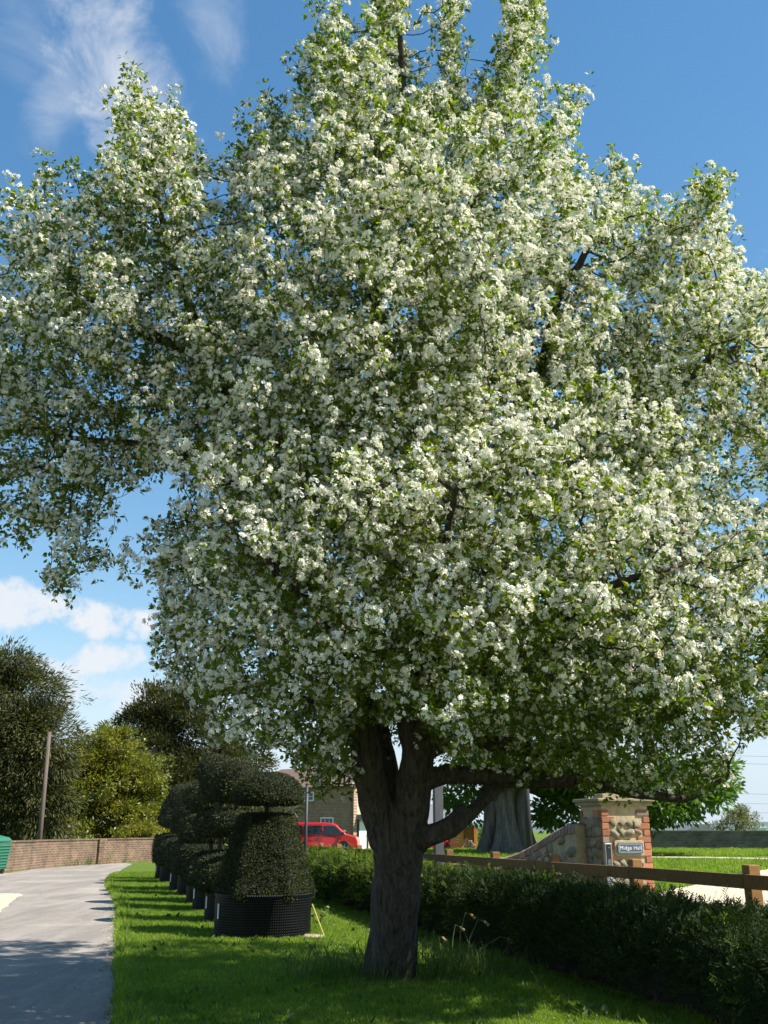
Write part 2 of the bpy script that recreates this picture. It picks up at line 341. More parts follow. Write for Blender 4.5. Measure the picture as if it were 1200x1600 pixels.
def ground_mat():
    m, nt, N, L, P = node_mat('turf')
    v = coords(N, L); a = nois(N, L, v, .5, 6, .6); b = nois(N, L, v, 22, 8, .75); c = nois(N, L, v, 3.2, 5, .6)
    col = ramp(N, L, b, [(.25, (.04, .08, .010)), (.75, (.14, .20, .026))])
    col = mixc(N, L, ramp(N, L, a, [(.4, (0, 0, 0)), (.7, (.6, .6, .6))]), col, (.10, .15, .022))
    col = mixc(N, L, ramp(N, L, c, [(.6, (0, 0, 0)), (.75, (.4, .4, .4))]), col, (.13, .15, .04))
    L.new(col, P.inputs['Base Color']); P.inputs['Roughness'].default_value = .9; P.inputs['Specular IOR Level'].default_value = .15
    bump(N, L, b, P, .9, .05); return m
M['turf'] = ground_mat()
def road_mat():
    m, nt, N, L, P = node_mat('worn_asphalt')
    v = coords(N, L); f = nois(N, L, v, 120, 3, .8); g = nois(N, L, v, .55, 6, .62)
    st = nois(N, L, coords(N, L, (2.2, .28, 1)), 1.1, 6, .65, .4)
    col = ramp(N, L, f, [(.32, (.12, .105, .088)), (.68, (.40, .352, .30))])
    col = mixc(N, L, ramp(N, L, st, [(.40, (.75, .75, .75)), (.58, (0, 0, 0))]), col, (.17, .15, .13))
    pt = nois(N, L, v, 9, 7, .75)
    col = mixc(N, L, ramp(N, L, pt, [(.52, (0, 0, 0)), (.7, (.75, .75, .75))]), col, (.13, .118, .105))
    col = mixc(N, L, ramp(N, L, g, [(.5, (0, 0, 0)), (.72, (.6, .6, .6))]), col, (.43, .37, .30))
    vo = N.new('ShaderNodeTexVoronoi'); vo.feature = 'DISTANCE_TO_EDGE'; vo.inputs['Scale'].default_value = .55
    vm = N.new('ShaderNodeMix'); vm.data_type = 'VECTOR'; vm.inputs[0].default_value = .35
    nn = N.new('ShaderNodeTexNoise'); nn.inputs['Scale'].default_value = 1.4; nn.inputs['Detail'].default_value = 6; L.new(v, nn.inputs['Vector'])
    L.new(v, vm.inputs[4]); L.new(nn.outputs['Color'], vm.inputs[5]); L.new(vm.outputs[1], vo.inputs['Vector'])
    col = mixc(N, L, ramp(N, L, vo.outputs[0], [(.0, (.3, .3, .3)), (.006, (0, 0, 0))]), col, (.10, .09, .08))
    L.new(col, P.inputs['Base Color']); P.inputs['Roughness'].default_value = .85
    bump(N, L, f, P, .5, .01); return m
M['asphalt'] = road_mat()
def gravel_mat():
    m, nt, N, L, P = node_mat('pale_gravel')
    v = coords(N, L); vo = N.new('ShaderNodeTexVoronoi'); vo.inputs['Scale'].default_value = 28; L.new(v, vo.inputs['Vector'])
    hs = N.new('ShaderNodeSeparateColor'); L.new(vo.outputs['Color'], hs.inputs[0])
    col = ramp(N, L, hs.outputs[0], [(.1, (.34, .27, .17)), (.8, (.66, .57, .42))])
    L.new(col, P.inputs['Base Color']); P.inputs['Roughness'].default_value = .9
    bump(N, L, vo.outputs['Distance'], P, .8, .03); return m
M['gravel'] = gravel_mat()

# ------------------------------------------------------------------ scatter (geometry nodes, for what nobody could count)
def scatter(name, pts, eul, scl, variants, parent=None, pick=None):
    pts = np.asarray(pts, np.float32); n = len(pts)
    me = bpy.data.meshes.new(name); me.vertices.add(n); me.vertices.foreach_set('co', pts.reshape(-1))
    a = me.attributes.new('turn', 'FLOAT_VECTOR', 'POINT'); a.data.foreach_set('vector', np.asarray(eul, np.float32).reshape(-1))
    a = me.attributes.new('size', 'FLOAT', 'POINT'); a.data.foreach_set('value', np.asarray(scl, np.float32))
    a = me.attributes.new('pick', 'INT', 'POINT')
    a.data.foreach_set('value', np.asarray(pick if pick is not None else rng.integers(0, len(variants), n), np.int32))
    o = link(name, me, parent)
    for v in variants:
        for mt in v.materials:
            if mt.name not in me.materials: me.materials.append(mt)
    c = bpy.data.collections.new(name + '_pieces')
    for i, v in enumerate(variants): c.objects.link(bpy.data.objects.new(f'{name}_piece_{i:02d}', v))
    g = bpy.data.node_groups.new(name, 'GeometryNodeTree')
    g.interface.new_socket('Geometry', in_out='INPUT', socket_type='NodeSocketGeometry')
    g.interface.new_socket('Geometry', in_out='OUTPUT', socket_type='NodeSocketGeometry')
    N, L = g.nodes, g.links
    gi, go = N.new('NodeGroupInput'), N.new('NodeGroupOutput')
    ip = N.new('GeometryNodeInstanceOnPoints'); ci = N.new('GeometryNodeCollectionInfo')
    ci.inputs['Collection'].default_value = c; ci.inputs['Separate Children'].default_value = True; ci.inputs['Reset Children'].default_value = True
    ip.inputs['Pick Instance'].default_value = True
    def na(t, nm):
        q = N.new('GeometryNodeInputNamedAttribute'); q.data_type = t; q.inputs[0].default_value = nm; return q.outputs[0]
    e2r = N.new('FunctionNodeEulerToRotation'); L.new(na('FLOAT_VECTOR', 'turn'), e2r.inputs[0])
    m2p = N.new('GeometryNodeMeshToPoints'); L.new(gi.outputs[0], m2p.inputs[0])
    L.new(m2p.outputs[0], ip.inputs['Points']); L.new(ci.outputs[0], ip.inputs['Instance'])
    L.new(na('INT', 'pick'), ip.inputs['Instance Index']); L.new(e2r.outputs[0], ip.inputs['Rotation']); L.new(na('FLOAT', 'size'), ip.inputs['Scale'])
    L.new(ip.outputs[0], go.inputs[0])
    md = o.modifiers.new('scatter', 'NODES'); md.node_group = g
    o['kind'] = 'stuff'; return o
def euler_from(D, jitter=.3):            # z axis along D
    D = np.asarray(D); D = D / (np.linalg.norm(D, axis=1, keepdims=True) + 1e-9)
    th = np.arccos(np.clip(D[:, 2], -1, 1)); ph = np.arctan2(D[:, 1], D[:, 0])
    return np.stack([rng.normal(0, jitter, len(D)), th + rng.normal(0, jitter * .5, len(D)), ph], 1)
def unit(n):
    d = rng.normal(size=(n, 3)); return d / np.linalg.norm(d, axis=1, keepdims=True)

# leaf quads: centre, direction (long axis), normal-ish, length, width
def leaf_quads(C, D, Nn, ln, wd):
    D = D / (np.linalg.norm(D, axis=1, keepdims=True) + 1e-9)
    Sx = np.cross(D, Nn); Sx /= (np.linalg.norm(Sx, axis=1, keepdims=True) + 1e-9)
    ln = np.broadcast_to(ln, (len(C),))[:, None]; wd = np.broadcast_to(wd, (len(C),))[:, None]
    return np.stack([C, C + D * ln * .45 + Sx * wd * .5, C + D * ln, C + D * ln * .45 - Sx * wd * .5], 1)

# ================================================================== GROUND
def ground():
    xs = np.concatenate([[-3000, -800, -200, -80], np.arange(-40, -8, 4), np.arange(-8, 14, .7), np.arange(14, 40, 3), [60, 120, 400, 1500, 4000]])
    ys = np.concatenate([[-300, -60, -20, -5], np.arange(0, 34, .7), np.arange(34, 76, 2), [90, 120, 200, 500, 1500, 6000]])
    mb = MB(); nx, ny = len(xs), len(ys)
    vs = []
    for y in ys:
        for x in xs:
            z = height(x, y)
            if y > 120: z -= (y - 120) * .004
            vs.append((x, y, z))
    mb.add(vs, [(j * nx + i, j * nx + i + 1, (j + 1) * nx + i + 1, (j + 1) * nx + i) for j in range(ny - 1) for i in range(nx - 1)])
    tag(mb.build('ground', M['turf'], smooth=True), kind='structure')
ground()

def wob(poly, step=.35, amp=.05, seed=0):
    out = []
    for i in range(len(poly)):
        a, b = Vector(poly[i]).to_2d(), Vector(poly[(i + 1) % len(poly)]).to_2d()
        n = max(1, int((b - a).length / step)); nrm = Vector((-(b - a).y, (b - a).x)).normalized() if (b - a).length else Vector((0, 0))
        for k in range(n):
            p = a.lerp(b, k / n); out.append(p + nrm * amp * noise.noise((p.x * 1.7, p.y * 1.7, seed)))
    return out
def sheet(name, poly, mat, z, amp=.05, step=.35, follow=False):
    pts = wob(poly, step, amp)
    bm = bmesh.new(); f = bm.faces.new([bm.verts.new((p.x, p.y, 0)) for p in pts])
    bmesh.ops.triangulate(bm, faces=[f])
    if follow:
        for _ in range(4):
            es = [e for e in bm.edges if e.calc_length() > 1.0]
            if es: bmesh.ops.subdivide_edges(bm, edges=es, cuts=1); bmesh.ops.triangulate(bm, faces=[q for q in bm.faces if len(q.verts) > 3])
    for v in bm.verts: v.co.z = z + (height(v.co.x, v.co.y) if follow else 0)
    bmesh.ops.recalc_face_normals(bm, faces=bm.faces)
    me = bpy.data.meshes.new(name); bm.to_mesh(me); bm.free(); me.materials.append(mat)
    for p in me.polygons:
        if p.normal.z < 0: p.flip()
    return tag(link(name, me), kind='structure')

ROAD_R = [gnd(*p) for p in ((190, 1600), (189, 1540), (188, 1480), (187, 1440), (187, 1420), (184, 1408), (176, 1396), (169, 1384), (172, 1373), (188, 1360), (207, 1350))]
d0 = (ROAD_R[0] - ROAD_R[2]).normalized()
ROAD_R = [ROAD_R[0] + d0 * 14] + ROAD_R
far_side = [gnd(*p) for p in ((190, 1347.5), (140, 1350), (62, 1357), (14, 1364), (-120, 1372))]
road_poly = ROAD_R + far_side + [Vector((-24, 22, 0)), Vector((-16, 12, 0)), Vector((-7, -4, 0))]
sheet('road', road_poly, M['asphalt'], .004)
sheet('gravel_entrance', [gnd(*p) for p in ((34, 1397), (22, 1408), (6, 1422), (-60, 1450), (-260, 1440), (-160, 1396))], M['gravel'], .010, .12)
sheet('gravel_drive', [gnd(*p, z=.35) for p in ((1026, 1396), (1075, 1386), (1140, 1372), (1200, 1358), (1330, 1345), (1500, 1370), (1500, 1420), (1320, 1440), (1150, 1425), (1030, 1425))], M['gravel'], .012, .08, follow=True)
sheet('gravel_path', [gnd(*p, z=.35) for p in ((1015, 1339.6), (1100, 1339.6), (1190, 1341), (1400, 1345), (1400, 1348), (1190, 1343.2), (1100, 1341.2), (1015, 1341))], M['gravel'], .012, .02, follow=True)
hb = []
for y in np.arange(4, 34, 1.0): hb.append(Vector((HEDGE_X(y) - .62, y, 0)))
hb2 = [Vector((HEDGE_X(y) + .5, y, 0)) for y in np.arange(33, 3, -1.0)]
sheet('soil_bed', hb + hb2, M['soil'], .005, .16, follow=True)

EDGE = [Vector((p.x, p.y, 0)) for p in ROAD_R[:-3]]
sheet('road_edge_dirt', [p + Vector((.08, 0, 0)) for p in EDGE] + [p + Vector((-.05, 0, 0)) for p in reversed(EDGE)], M['edge_grit'], .008, .09, .12)
def road_x(y):
    for a, b in zip(ROAD_R, ROAD_R[1:]):
        if a.y <= y <= b.y: return a.x + (b.x - a.x) * (y - a.y) / (b.y - a.y)
    return ROAD_R[-1].x

# ================================================================== APPLE TREE
TREE = gnd(613, 1532); TREE.z = 0
TREE_T = (EYE - TREE.z) / -ray(613, 1532).z
tree = thing('apple_tree', TREE, 'big crab apple tree smothered in white blossom, standing on the grass verge', 'tree')
t0 = TREE_T
def tp(px, py, t=None): return at(px, py, t or t0)
limbs = {   # polylines with radii (m); first point roots in the trunk
    'stem_l': ([tp(606, 1315), tp(587, 1250), tp(572, 1190), tp(567, 1120), tp(578, 1040, t0), tp(585, 940, t0 + .2), tp(560, 800, t0 + .3), tp(540, 640, t0 + .3)], [.165, .145, .13, .12, .11, .10, .08, .05]),
    'stem_r': ([tp(636, 1305), tp(648, 1235), tp(652, 1170), tp(640, 1090, t0 + .2), tp(625, 980, t0 + .3), tp(610, 800, t0 + .5), tp(600, 620, t0 + .5), tp(590, 460, t0 + .3), tp(600, 320), tp(622, 180), tp(618, 60), tp(612, -20)],
               [.175, .155, .145, .14, .135, .13, .11, .09, .065, .045, .028, .018]),
    'stem_m': ([tp(618, 1290, t0 + .1), tp(612, 1225, t0 + .3), tp(600, 1150, t0 + .6), tp(560, 1050, t0 + 1), tp(480, 900, t0 + 1.2), tp(400, 760, t0 + 1.0), tp(330, 620, t0 + .8), tp(260, 400, t0 + .4), tp(235, 220, t0 + .2)],
               [.10, .075, .07, .07, .065, .075, .06, .035, .018]),
    'lim_r1': ([tp(648, 1175), tp(700, 1158), tp(780, 1163), tp(860, 1170, t0 - .2), tp(960, 1150, t0 - .4), tp(1060, 1110, t0 - .5), tp(1180, 1040, t0 - .4)], [.11, .075, .068, .06, .05, .04, .025]),
    'lim_r2': ([tp(650, 1222), tp(700, 1210), tp(770, 1213), tp(850, 1210), tp(920, 1216), tp(990, 1240, t0 + .1), tp(1060, 1242, t0 + .2), tp(1110, 1225, t0 + .2), tp(1145, 1215, t0 + .2)], [.12, .078, .07, .062, .056, .048, .04, .03, .018]),
    'stub': ([tp(640, 1325), tp(672, 1305, t0 - .1), tp(702, 1288, t0 - .1), tp(730, 1262, t0), tp(755, 1240, t0 + .1), tp(800, 1215, t0 + .5)], [.10, .085, .075, .07, .055, .03]),
    'up_r': ([tp(640, 1090, t0 + .2), tp(700, 960, t0 + .8), tp(780, 760, t0 + 1.0), tp(840, 600, t0 + .8), tp(880, 450, t0 + .5), tp(950, 330, t0 + .3)], [.12, .11, .09, .07, .045, .02]),
    'up_r2': ([tp(650, 1120, t0 + .2), tp(760, 900, t0 + .2), tp(880, 740, t0 + .1), tp(1000, 640, t0), tp(1120, 560, t0)], [.10, .09, .07, .05, .025]),
    'top_r': ([tp(605, 700, t0 + .5), tp(660, 520, t0 + .6), tp(730, 330, t0 + .5), tp(780, 200, t0 + .4), tp(805, 90, t0 + .4), tp(830, 0, t0 + .4)], [.08, .07, .05, .035, .022, .012]),
    'left': ([tp(577, 1010, t0), tp(480, 880, t0 - .1), tp(380, 780, t0 + .1), tp(290, 712, t0 + .2), tp(180, 690, t0 + .3), tp(90, 680, t0 + .3)], [.10, .085, .065, .05, .035, .02]),
    'left2': ([tp(575, 900, t0 + .2), tp(450, 700, t0 + .6), tp(300, 560, t0 + .4), tp(150, 470, t0 + .2), tp(70, 380, t0)], [.09, .075, .055, .035, .018]),
    'front': ([tp(640, 1110, t0), tp(650, 1010, t0 - .7), tp(670, 930, t0 - 1.5), tp(700, 860, t0 - 2.1)], [.10, .08, .06, .035]),
    'front_l': ([tp(572, 1120, t0), tp(540, 1030, t0 - .6), tp(490, 950, t0 - 1.2), tp(430, 860, t0 - 1.5)], [.09, .07, .05, .03]),
    'front_r': ([tp(650, 1150, t0), tp(760, 1040, t0 - .8), tp(880, 960, t0 - 1.5), tp(1010, 900, t0 - 1.6)], [.09, .075, .05, .03]),
    'low_l': ([tp(575, 1150), tp(510, 1110, t0 - .2), tp(430, 1085, t0 - .3), tp(350, 1075, t0 - .3)], [.07, .05, .035, .02]),
    'back': ([tp(630, 1080, t0 + .3), tp(620, 900, t0 + 1.2), tp(640, 700, t0 + 2.0), tp(660, 540, t0 + 2.2)], [.10, .08, .06, .03]),
}
# crown masses: pixel centre, depth offset from the trunk, half sizes in pixels, half depth in metres, attractors
BL = [(600, 560, .3, 330, 300, 2.6, 900), (640, 230, .2, 170, 190, 1.3, 330), (618, 40, .1, 75, 120, .6, 110), (800, 60, .3, 55, 150, .6, 120), (700, 60, .2, 70, 70, .4, 40),
      (520, 120, .1, 60, 90, .6, 70), (430, 260, .1, 90, 90, .9, 110), (870, 260, .2, 60, 110, .8, 90), (900, 470, .3, 190, 190, 1.8, 380), (1080, 460, .1, 120, 140, 1.2, 200),
      (1130, 660, .0, 190, 230, 1.8, 420), (960, 300, .1, 50, 50, .5, 35), (1060, 370, 0, 90, 50, .7, 60), (300, 420, .2, 190, 150, 1.6, 320), (235, 240, .1, 75, 105, .8, 110), (90, 360, 0, 90, 70, .8, 80),
      (110, 520, .2, 200, 130, 1.6, 300), (90, 660, .2, 170, 110, 1.3, 200), (190, 720, .2, 130, 55, .9, 70), (30, 790, .2, 70, 95, .7, 70), (110, 830, .2, 40, 80, .4, 36), (85, 925, .2, 26, 24, .25, 8), (175, 890, .2, 16, 22, .2, 5),
      (330, 620, .4, 170, 130, 1.6, 240), (690, 830, -1.9, 340, 120, 1.2, 520), (600, 960, -1.7, 300, 130, 1.1, 420), (860, 980, -1.6, 260, 130, 1.1, 380), (1090, 930, -1.0, 180, 170, 1.4, 330),
      (640, 1075, -1.1, 280, 60, .9, 200), (900, 1105, -.7, 280, 45, .9, 170), (1120, 1085, -.5, 140, 65, 1.1, 120), (380, 800, -.9, 60, 80, .9, 70), (370, 930, -.4, 110, 110, 1.2, 170), (330, 1040, -.2, 95, 85, 1.0, 130), (265, 1010, -.1, 40, 40, .5, 18), (245, 970, -.1, 40, 60, .4, 30), (260, 870, -.1, 50, 45, .4, 34), (80, 910, .2, 30, 40, .3, 18), 
      (385, 1130, -.2, 110, 50, .8, 80), (470, 1180, .1, 90, 40, .7, 45), (800, 1185, .2, 230, 24, .8, 60), (1040, 1200, .1, 110, 36, .7, 50), (1110, 1235, .2, 50, 26, .4, 20), (1190, 1140, -.2, 40, 40, .6, 24),
      (800, 700, 2.2, 330, 260, 1.4, 320), (460, 700, 2.0, 200, 220, 1.2, 150), (760, 680, -.6, 260, 120, 1.3, 220), (450, 640, -.7, 180, 130, 1.2, 160), (650, 420, -1.0, 220, 160, 1.0, 200),
      (520, 1175, .3, 70, 50, .8, 70), (505, 1205, .0, 55, 30, .6, 110), (535, 1190, -.3, 40, 45, .5, 70), (430, 1165, -.1, 60, 40, .6, 40), (700, 1175, -.2, 90, 35, .5, 50), (880, 1190, -.3, 150, 32, .5, 60), (1000, 1225, -.1, 120, 22, .4, 50), (540, 1080, .6, 110, 90, 1.2, 120), (560, 720, -.9, 200, 140, 1.3, 220), (300, 520, .9, 220, 170, 1.3, 200), (940, 620, 1.0, 260, 200, 1.4, 260), (600, 330, .9, 160, 140, 1.0, 150), (720, 1090, .6, 200, 60, 1.3, 120), (960, 1040, .6, 230, 110, 1.3, 180), (1230, 1010, -.6, 90, 130, 1.2, 110), (1260, 800, .0, 90, 260, 1.6, 120), (-70, 600, .3, 110, 180, 1.2, 80), (700, -40, .2, 150, 50, .6, 40)]
OUT = [(-300, 420), (-10, 480), (18, 355), (65, 305), (115, 305), (168, 318), (175, 200), (245, 140), (288, 205), (303, 290), (368, 292), (392, 240), (425, 200), (468, 165), (490, 78), (508, 55), (555, 55), (582, -90), (832, -90), (838, 110), (848, 185), (896, 180),
       (890, 255), (922, 305), (948, 275), (978, 300), (1000, 348), (1065, 338), (1128, 330), (1146, 385), (1168, 428), (1400, 475), (1400, 1130), (1200, 1150), (1140, 1128), (1122, 1150), (1150, 1215), (1120, 1238), (1060, 1232), (1000, 1240), (900, 1228), (760, 1212), (690, 1180),
       (668, 1150), (640, 1140), (600, 1128), (562, 1140), (552, 1200), (540, 1225), (490, 1230), (470, 1200), (420, 1175), (315, 1150), (290, 1095), (232, 1040), (236, 1012), (228, 975), (252, 940), (238, 900), (200, 880), (232, 852), (225, 815), (275, 800), (322, 812), (340, 775), (322, 745), (262, 735), (228, 760), (205, 800), (190, 895), (168, 905), (160, 850), (135, 870), (115, 915), (98, 945), (62, 940), (80, 880), (40, 862), (15, 885), (-20, 890), (-300, 850)]
GAPS = [[(150, 850), (170, 780), (200, 760), (215, 790), (190, 870)], [(640, -90), (708, -90), (690, 50), (692, 140), (640, 150)], [(730, -90), (778, -90), (772, 110), (735, 165), (712, 125)], [(455, 190), (480, 175), (500, 215), (470, 240)], [(820, 120), (850, 120), (840, 190)], [(330, 285), (360, 285), (360, 330), (340, 330)], [(865, 205), (884, 205), (884, 232), (862, 232)], [(560, -90), (585, -90), (572, 60), (545, 90), (525, 60)]]
def inside(poly, x, y):
    c = np.zeros(len(x), bool)
    for i in range(len(poly)):
        (x0, y0), (x1, y1) = poly[i], poly[i - 1]
        with np.errstate(divide='ignore', invalid='ignore'):
            c ^= ((y0 > y) != (y1 > y)) & (x < (x1 - x0) * (y - y0) / (y1 - y0) + x0)
    return c
def proj(A):
    dz = A[:, 2] - EYE; cz = A[:, 1] * CP + dz * SP
    return 600 + FPX * A[:, 0] / cz, 800 - FPX * (dz * CP - A[:, 1] * SP) / cz
def in_gap(px, py): return np.any([inside(g, px, py) for g in GAPS], axis=0)
def grow():
    A = []
    for px, py, dt, rx, ry, rd, n in BL:
        t = t0 + dt; n = int(n * 2.2); c = at(px, py, t); k = t / FPX
        nc = max(2, n // 22); d = unit(nc) * (rng.random((nc, 1)) ** .40); d = d * (1 + .10 * rng.normal(size=(nc, 1)))
        d = np.repeat(d, 22, 0); sg = rng.normal(size=d.shape) * .27 * np.repeat(rng.uniform(.6, 1.3, (nc, 1)), 22, 0)
        d = d + sg / np.array([rx * k, rd, ry * k])
        A.append(np.array(c) + d[:, :1] * rx * k * np.array([1, 0, 0]) + d[:, 1:2] * rd * np.array([0, 1, 0]) + d[:, 2:] * ry * k * 1.02 * np.array([0, 0, 1]))
    A = np.concatenate(A); A = A[A[:, 2] > 1.62]
    # the outline of the crown and the gaps in it, as the photograph's perspective shows them
    px, py = proj(A); A = A[inside(OUT, px, py) & ~in_gap(px, py)]
    P, par, fixed = [], [], []
    for nm, (pts, rad) in limbs.items():
        prev = -1
        for i in range(len(pts) - 1):
            L_ = (pts[i + 1] - pts[i]).length; n = max(1, int(L_ / .13))
            for k in range(n + (i == len(pts) - 2)):
                f = k / n; q = pts[i].lerp(pts[i + 1], f)
                wv = .055 * min(1, (i + f) * .7)
                q = q + Vector((noise.noise(q * 1.3), noise.noise(q * 1.3 + Vector((9, 0, 0))), noise.noise(q * 1.3 + Vector((0, 9, 0))))) * wv * 2
                P.append(tuple(q)); par.append(prev); fixed.append(rad[i] + (rad[i + 1] - rad[i]) * f); prev = len(P) - 1
    nfix = len(P); P = np.array(P)
    di, dk, step = 2.2, .155, .115
    nd = np.full(len(A), 1e9); ni = np.zeros(len(A), int)
    def upd(lo):
        nonlocal nd, ni
        for s in range(lo, len(P), 400):
            D = np.linalg.norm(A[:, None] - P[None, s:s + 400], axis=2); j = D.argmin(1); m = D[np.arange(len(A)), j]
            b = m < nd; nd[b] = m[b]; ni[b] = j[b] + s
    upd(0); kids = np.zeros(len(P), int)
    for it in range(170):
        keep = nd > dk; A, nd, ni = A[keep], nd[keep], ni[keep]
        if not len(A): break
        act = nd < di
        if not act.any(): di *= 1.4; continue
        acc = np.zeros((len(P), 3)); V = A[act] - P[ni[act]]; V /= np.linalg.norm(V, axis=1, keepdims=True) + 1e-9
        np.add.at(acc, ni[act], V)
        idx = np.unique(ni[act]); idx = idx[kids[idx] < 4]
        if not len(idx): break
        d = acc[idx]; d /= np.linalg.norm(d, axis=1, keepdims=True) + 1e-9
        d += rng.normal(0, .28, d.shape) + np.array([0, 0, .05]); d /= np.linalg.norm(d, axis=1, keepdims=True)
        new = P[idx] + d * step; kids[idx] += 1; lo = len(P)
        P = np.concatenate([P, new]); par.extend(idx.tolist()); kids = np.concatenate([kids, np.zeros(len(idx), int)])
        upd(lo)
    return P, np.array(par), np.array(fixed), nfix
P, par, fixed, nfix = grow()
NGROWN = len(P)
def shoots():                            # young upright shoots standing out of the crown
    global P, par
    tip = np.ones(len(P), bool); tip[par[par >= 0]] = False
    cand = np.where(tip & (np.arange(len(P)) >= nfix))[0]; c = np.array([TREE.x, TREE.y, 5.5])
    o = P[cand] - c; w = np.linalg.norm(o, axis=1) * (.25 + np.clip(o[:, 2] / 6, 0, 1)); cand = cand[np.argsort(-w * rng.uniform(.55, 1, len(w)))][:460]
    new, np_ = [], list(par); lo = len(P)
    for i in cand:
        d = (P[i] - c) / np.linalg.norm(P[i] - c) * .5 + np.array([0, 0, .75]) + rng.normal(0, .28, 3); p = P[i].copy(); k = i
        for j in range(int(rng.integers(2, 6))):
            d = d / np.linalg.norm(d); p = p + d * .085; d = d + rng.normal(0, .15, 3); new.append(p.copy()); np_.append(k); k = lo + len(new) - 1
    P = np.concatenate([P, np.array(new)]); par = np.array(np_)
shoots()
n = len(P)
rad = np.zeros(n); acc = np.zeros(n); hgt = np.zeros(n, int)
for i in range(n - 1, -1, -1):
    rad[i] = fixed[i] if i < nfix else max(.0042, acc[i] ** (1 / 2.35))
    if par[i] >= 0:
        acc[par[i]] += rad[i] ** 2.35 if i >= nfix else 0
        hgt[par[i]] = max(hgt[par[i]], hgt[i] + 1)
for i in range(nfix, n):                 # no twig thicker than what carries it
    if par[i] >= 0: rad[i] = min(rad[i], rad[par[i]] * .92, .05)
kids = [[] for _ in range(n)]
for i in range(n):
    if par[i] >= 0: kids[par[i]].append(i)
def branches(P, rad, kids):
    mb = MB(); done = np.zeros(n, bool)
    for i in range(n):
        p = par[i]
        if p >= 0 and kids[p] and i == max(kids[p], key=lambda q: (q < nfix, hgt[q])) and done[p]: continue
        if p < 0 and i < nfix: chain = [i]
        else: chain = [p, i]
        c = i
        while kids[c]:
            c2 = max(kids[c], key=lambda q: (q < nfix, hgt[q])); chain.append(c2); c = c2
        for q in chain: done[q] = True
        if len(chain) < 2: continue
        rr = [rad[q] for q in chain]
        if p >= 0: rr[0] = rr[1] if len(rr) > 1 else rr[0]
        sides = 12 if rr[0] > .06 else 7 if rr[0] > .02 else 4
        mb.tube([Vector(P[q]) - TREE for q in chain], rr, sides, cap=False)
    return mb.build('branches', M['twig'], tree, smooth=True)
br = branches(P, rad, kids)
br.data.materials.clear(); br.data.materials.append(M['apple_bark'])
def trunk():
    mb = MB()
    B = TREE
    mb.tube([tp(613, 1545) + Vector((0, 0, -.1)), tp(613, 1540), tp(614, 1515), tp(616, 1480), tp(618, 1440), tp(620, 1390), tp(622, 1345), tp(622, 1315), tp(621, 1290)],
            [.28, .268, .242, .228, .22, .22, .228, .225, .16], 40)
    for a, r_, l_ in ((2.75, .10, .17), (-1.0, .08, .08), (-2.1, .08, .14), (.4, .09, .12), (1.4, .1, .15)):
        d = Vector((math.cos(a), math.sin(a), 0))
        mb.tube([B + d * (.15 + l_) + Vector((0, 0, -.08)), B + d * (.12 + l_ * .6) + Vector((0, 0, .08)), B + d * .15 + Vector((0, 0, .4)), B + d * .11 + Vector((0, 0, .9))], [.05, r_ * .8, r_, r_ * .8], 12)
    for nm in ('stem_l', 'stem_r', 'stem_m', 'stub', 'lim_r2', 'lim_r1'):
        pts, rr = limbs[nm]; k = 4; mb.tube(pts[:k], [q * 1.04 for q in rr[:k]], 20)
    o = mb.build('tmp', M['apple_bark'])
    rm = o.modifiers.new('remesh', 'REMESH'); rm.mode = 'VOXEL'; rm.voxel_size = .018
    sm = o.modifiers.new('smooth', 'SMOOTH'); sm.iterations = 5; sm.factor = .5
    dg = bpy.context.evaluated_depsgraph_get(); me = bpy.data.meshes.new_from_object(o.evaluated_get(dg))
    bpy.data.objects.remove(o)
    nv = len(me.vertices); c = np.zeros(nv * 3, np.float32); me.vertices.foreach_get('co', c); c = c.reshape(-1, 3)
    nn = np.zeros(nv * 3, np.float32); me.vertex_normals.foreach_get('vector', nn); nn = nn.reshape(-1, 3)
    dsp = np.array([.022 * noise.noise((q[0] * 9, q[1] * 9, q[2] * 1.6)) + .012 * abs(noise.noise((q[0] * 24, q[1] * 24, q[2] * 3.5))) + .02 * noise.noise((q[0] * 3, q[1] * 3, q[2] * 3)) for q in c.tolist()])
    c = c + nn * dsp[:, None] - np.array(TREE)
    me.vertices.foreach_set('co', c.reshape(-1).astype(np.float32)); me.name = 'trunk'
    me.polygons.foreach_set('use_smooth', [True] * len(me.polygons)); me.materials.clear(); me.materials.append(M['apple_bark'])
    link('trunk', me, tree)
trunk()

def flower_truss(seed, nf, sp):
    r = np.random.default_rng(seed); Q = []; mi = []
    for k in range(nf):
        th = r.uniform(0, 1.5); ph = r.uniform(0, 6.28)
        d = np.array([math.sin(th) * math.cos(ph), math.sin(th) * math.sin(ph), math.cos(th)])
        c = d * sp * r.uniform(.6, 1.15) + np.array([0, 0, .01])
        d = d + r.normal(0, .35, 3); d /= np.linalg.norm(d)
        a = np.cross(d, [.3, .2, .9]); a /= np.linalg.norm(a); b = np.cross(d, a)
        bud = r.random() < .08; R0 = .009 if bud else r.uniform(.015, .0205); cup = 1.2 if bud else r.uniform(.1, .5)
        for q in range(5):
            an = q * 1.2566 + r.normal(0, .08); e = a * math.cos(an) + b * math.sin(an); s = -a * math.sin(an) + b * math.cos(an)
            w = R0 * .37
            Q.append([c + e * .002, c + e * R0 * .6 + s * w + d * R0 * cup * .5, c + e * R0 + d * R0 * cup * r.uniform(.6, 1.1), c + e * R0 * .6 - s * w + d * R0 * cup * .5]); mi.append(1 if bud else 0)
    return quads_mesh('truss', np.array(Q), [M['petal'], M['bud']], mi)
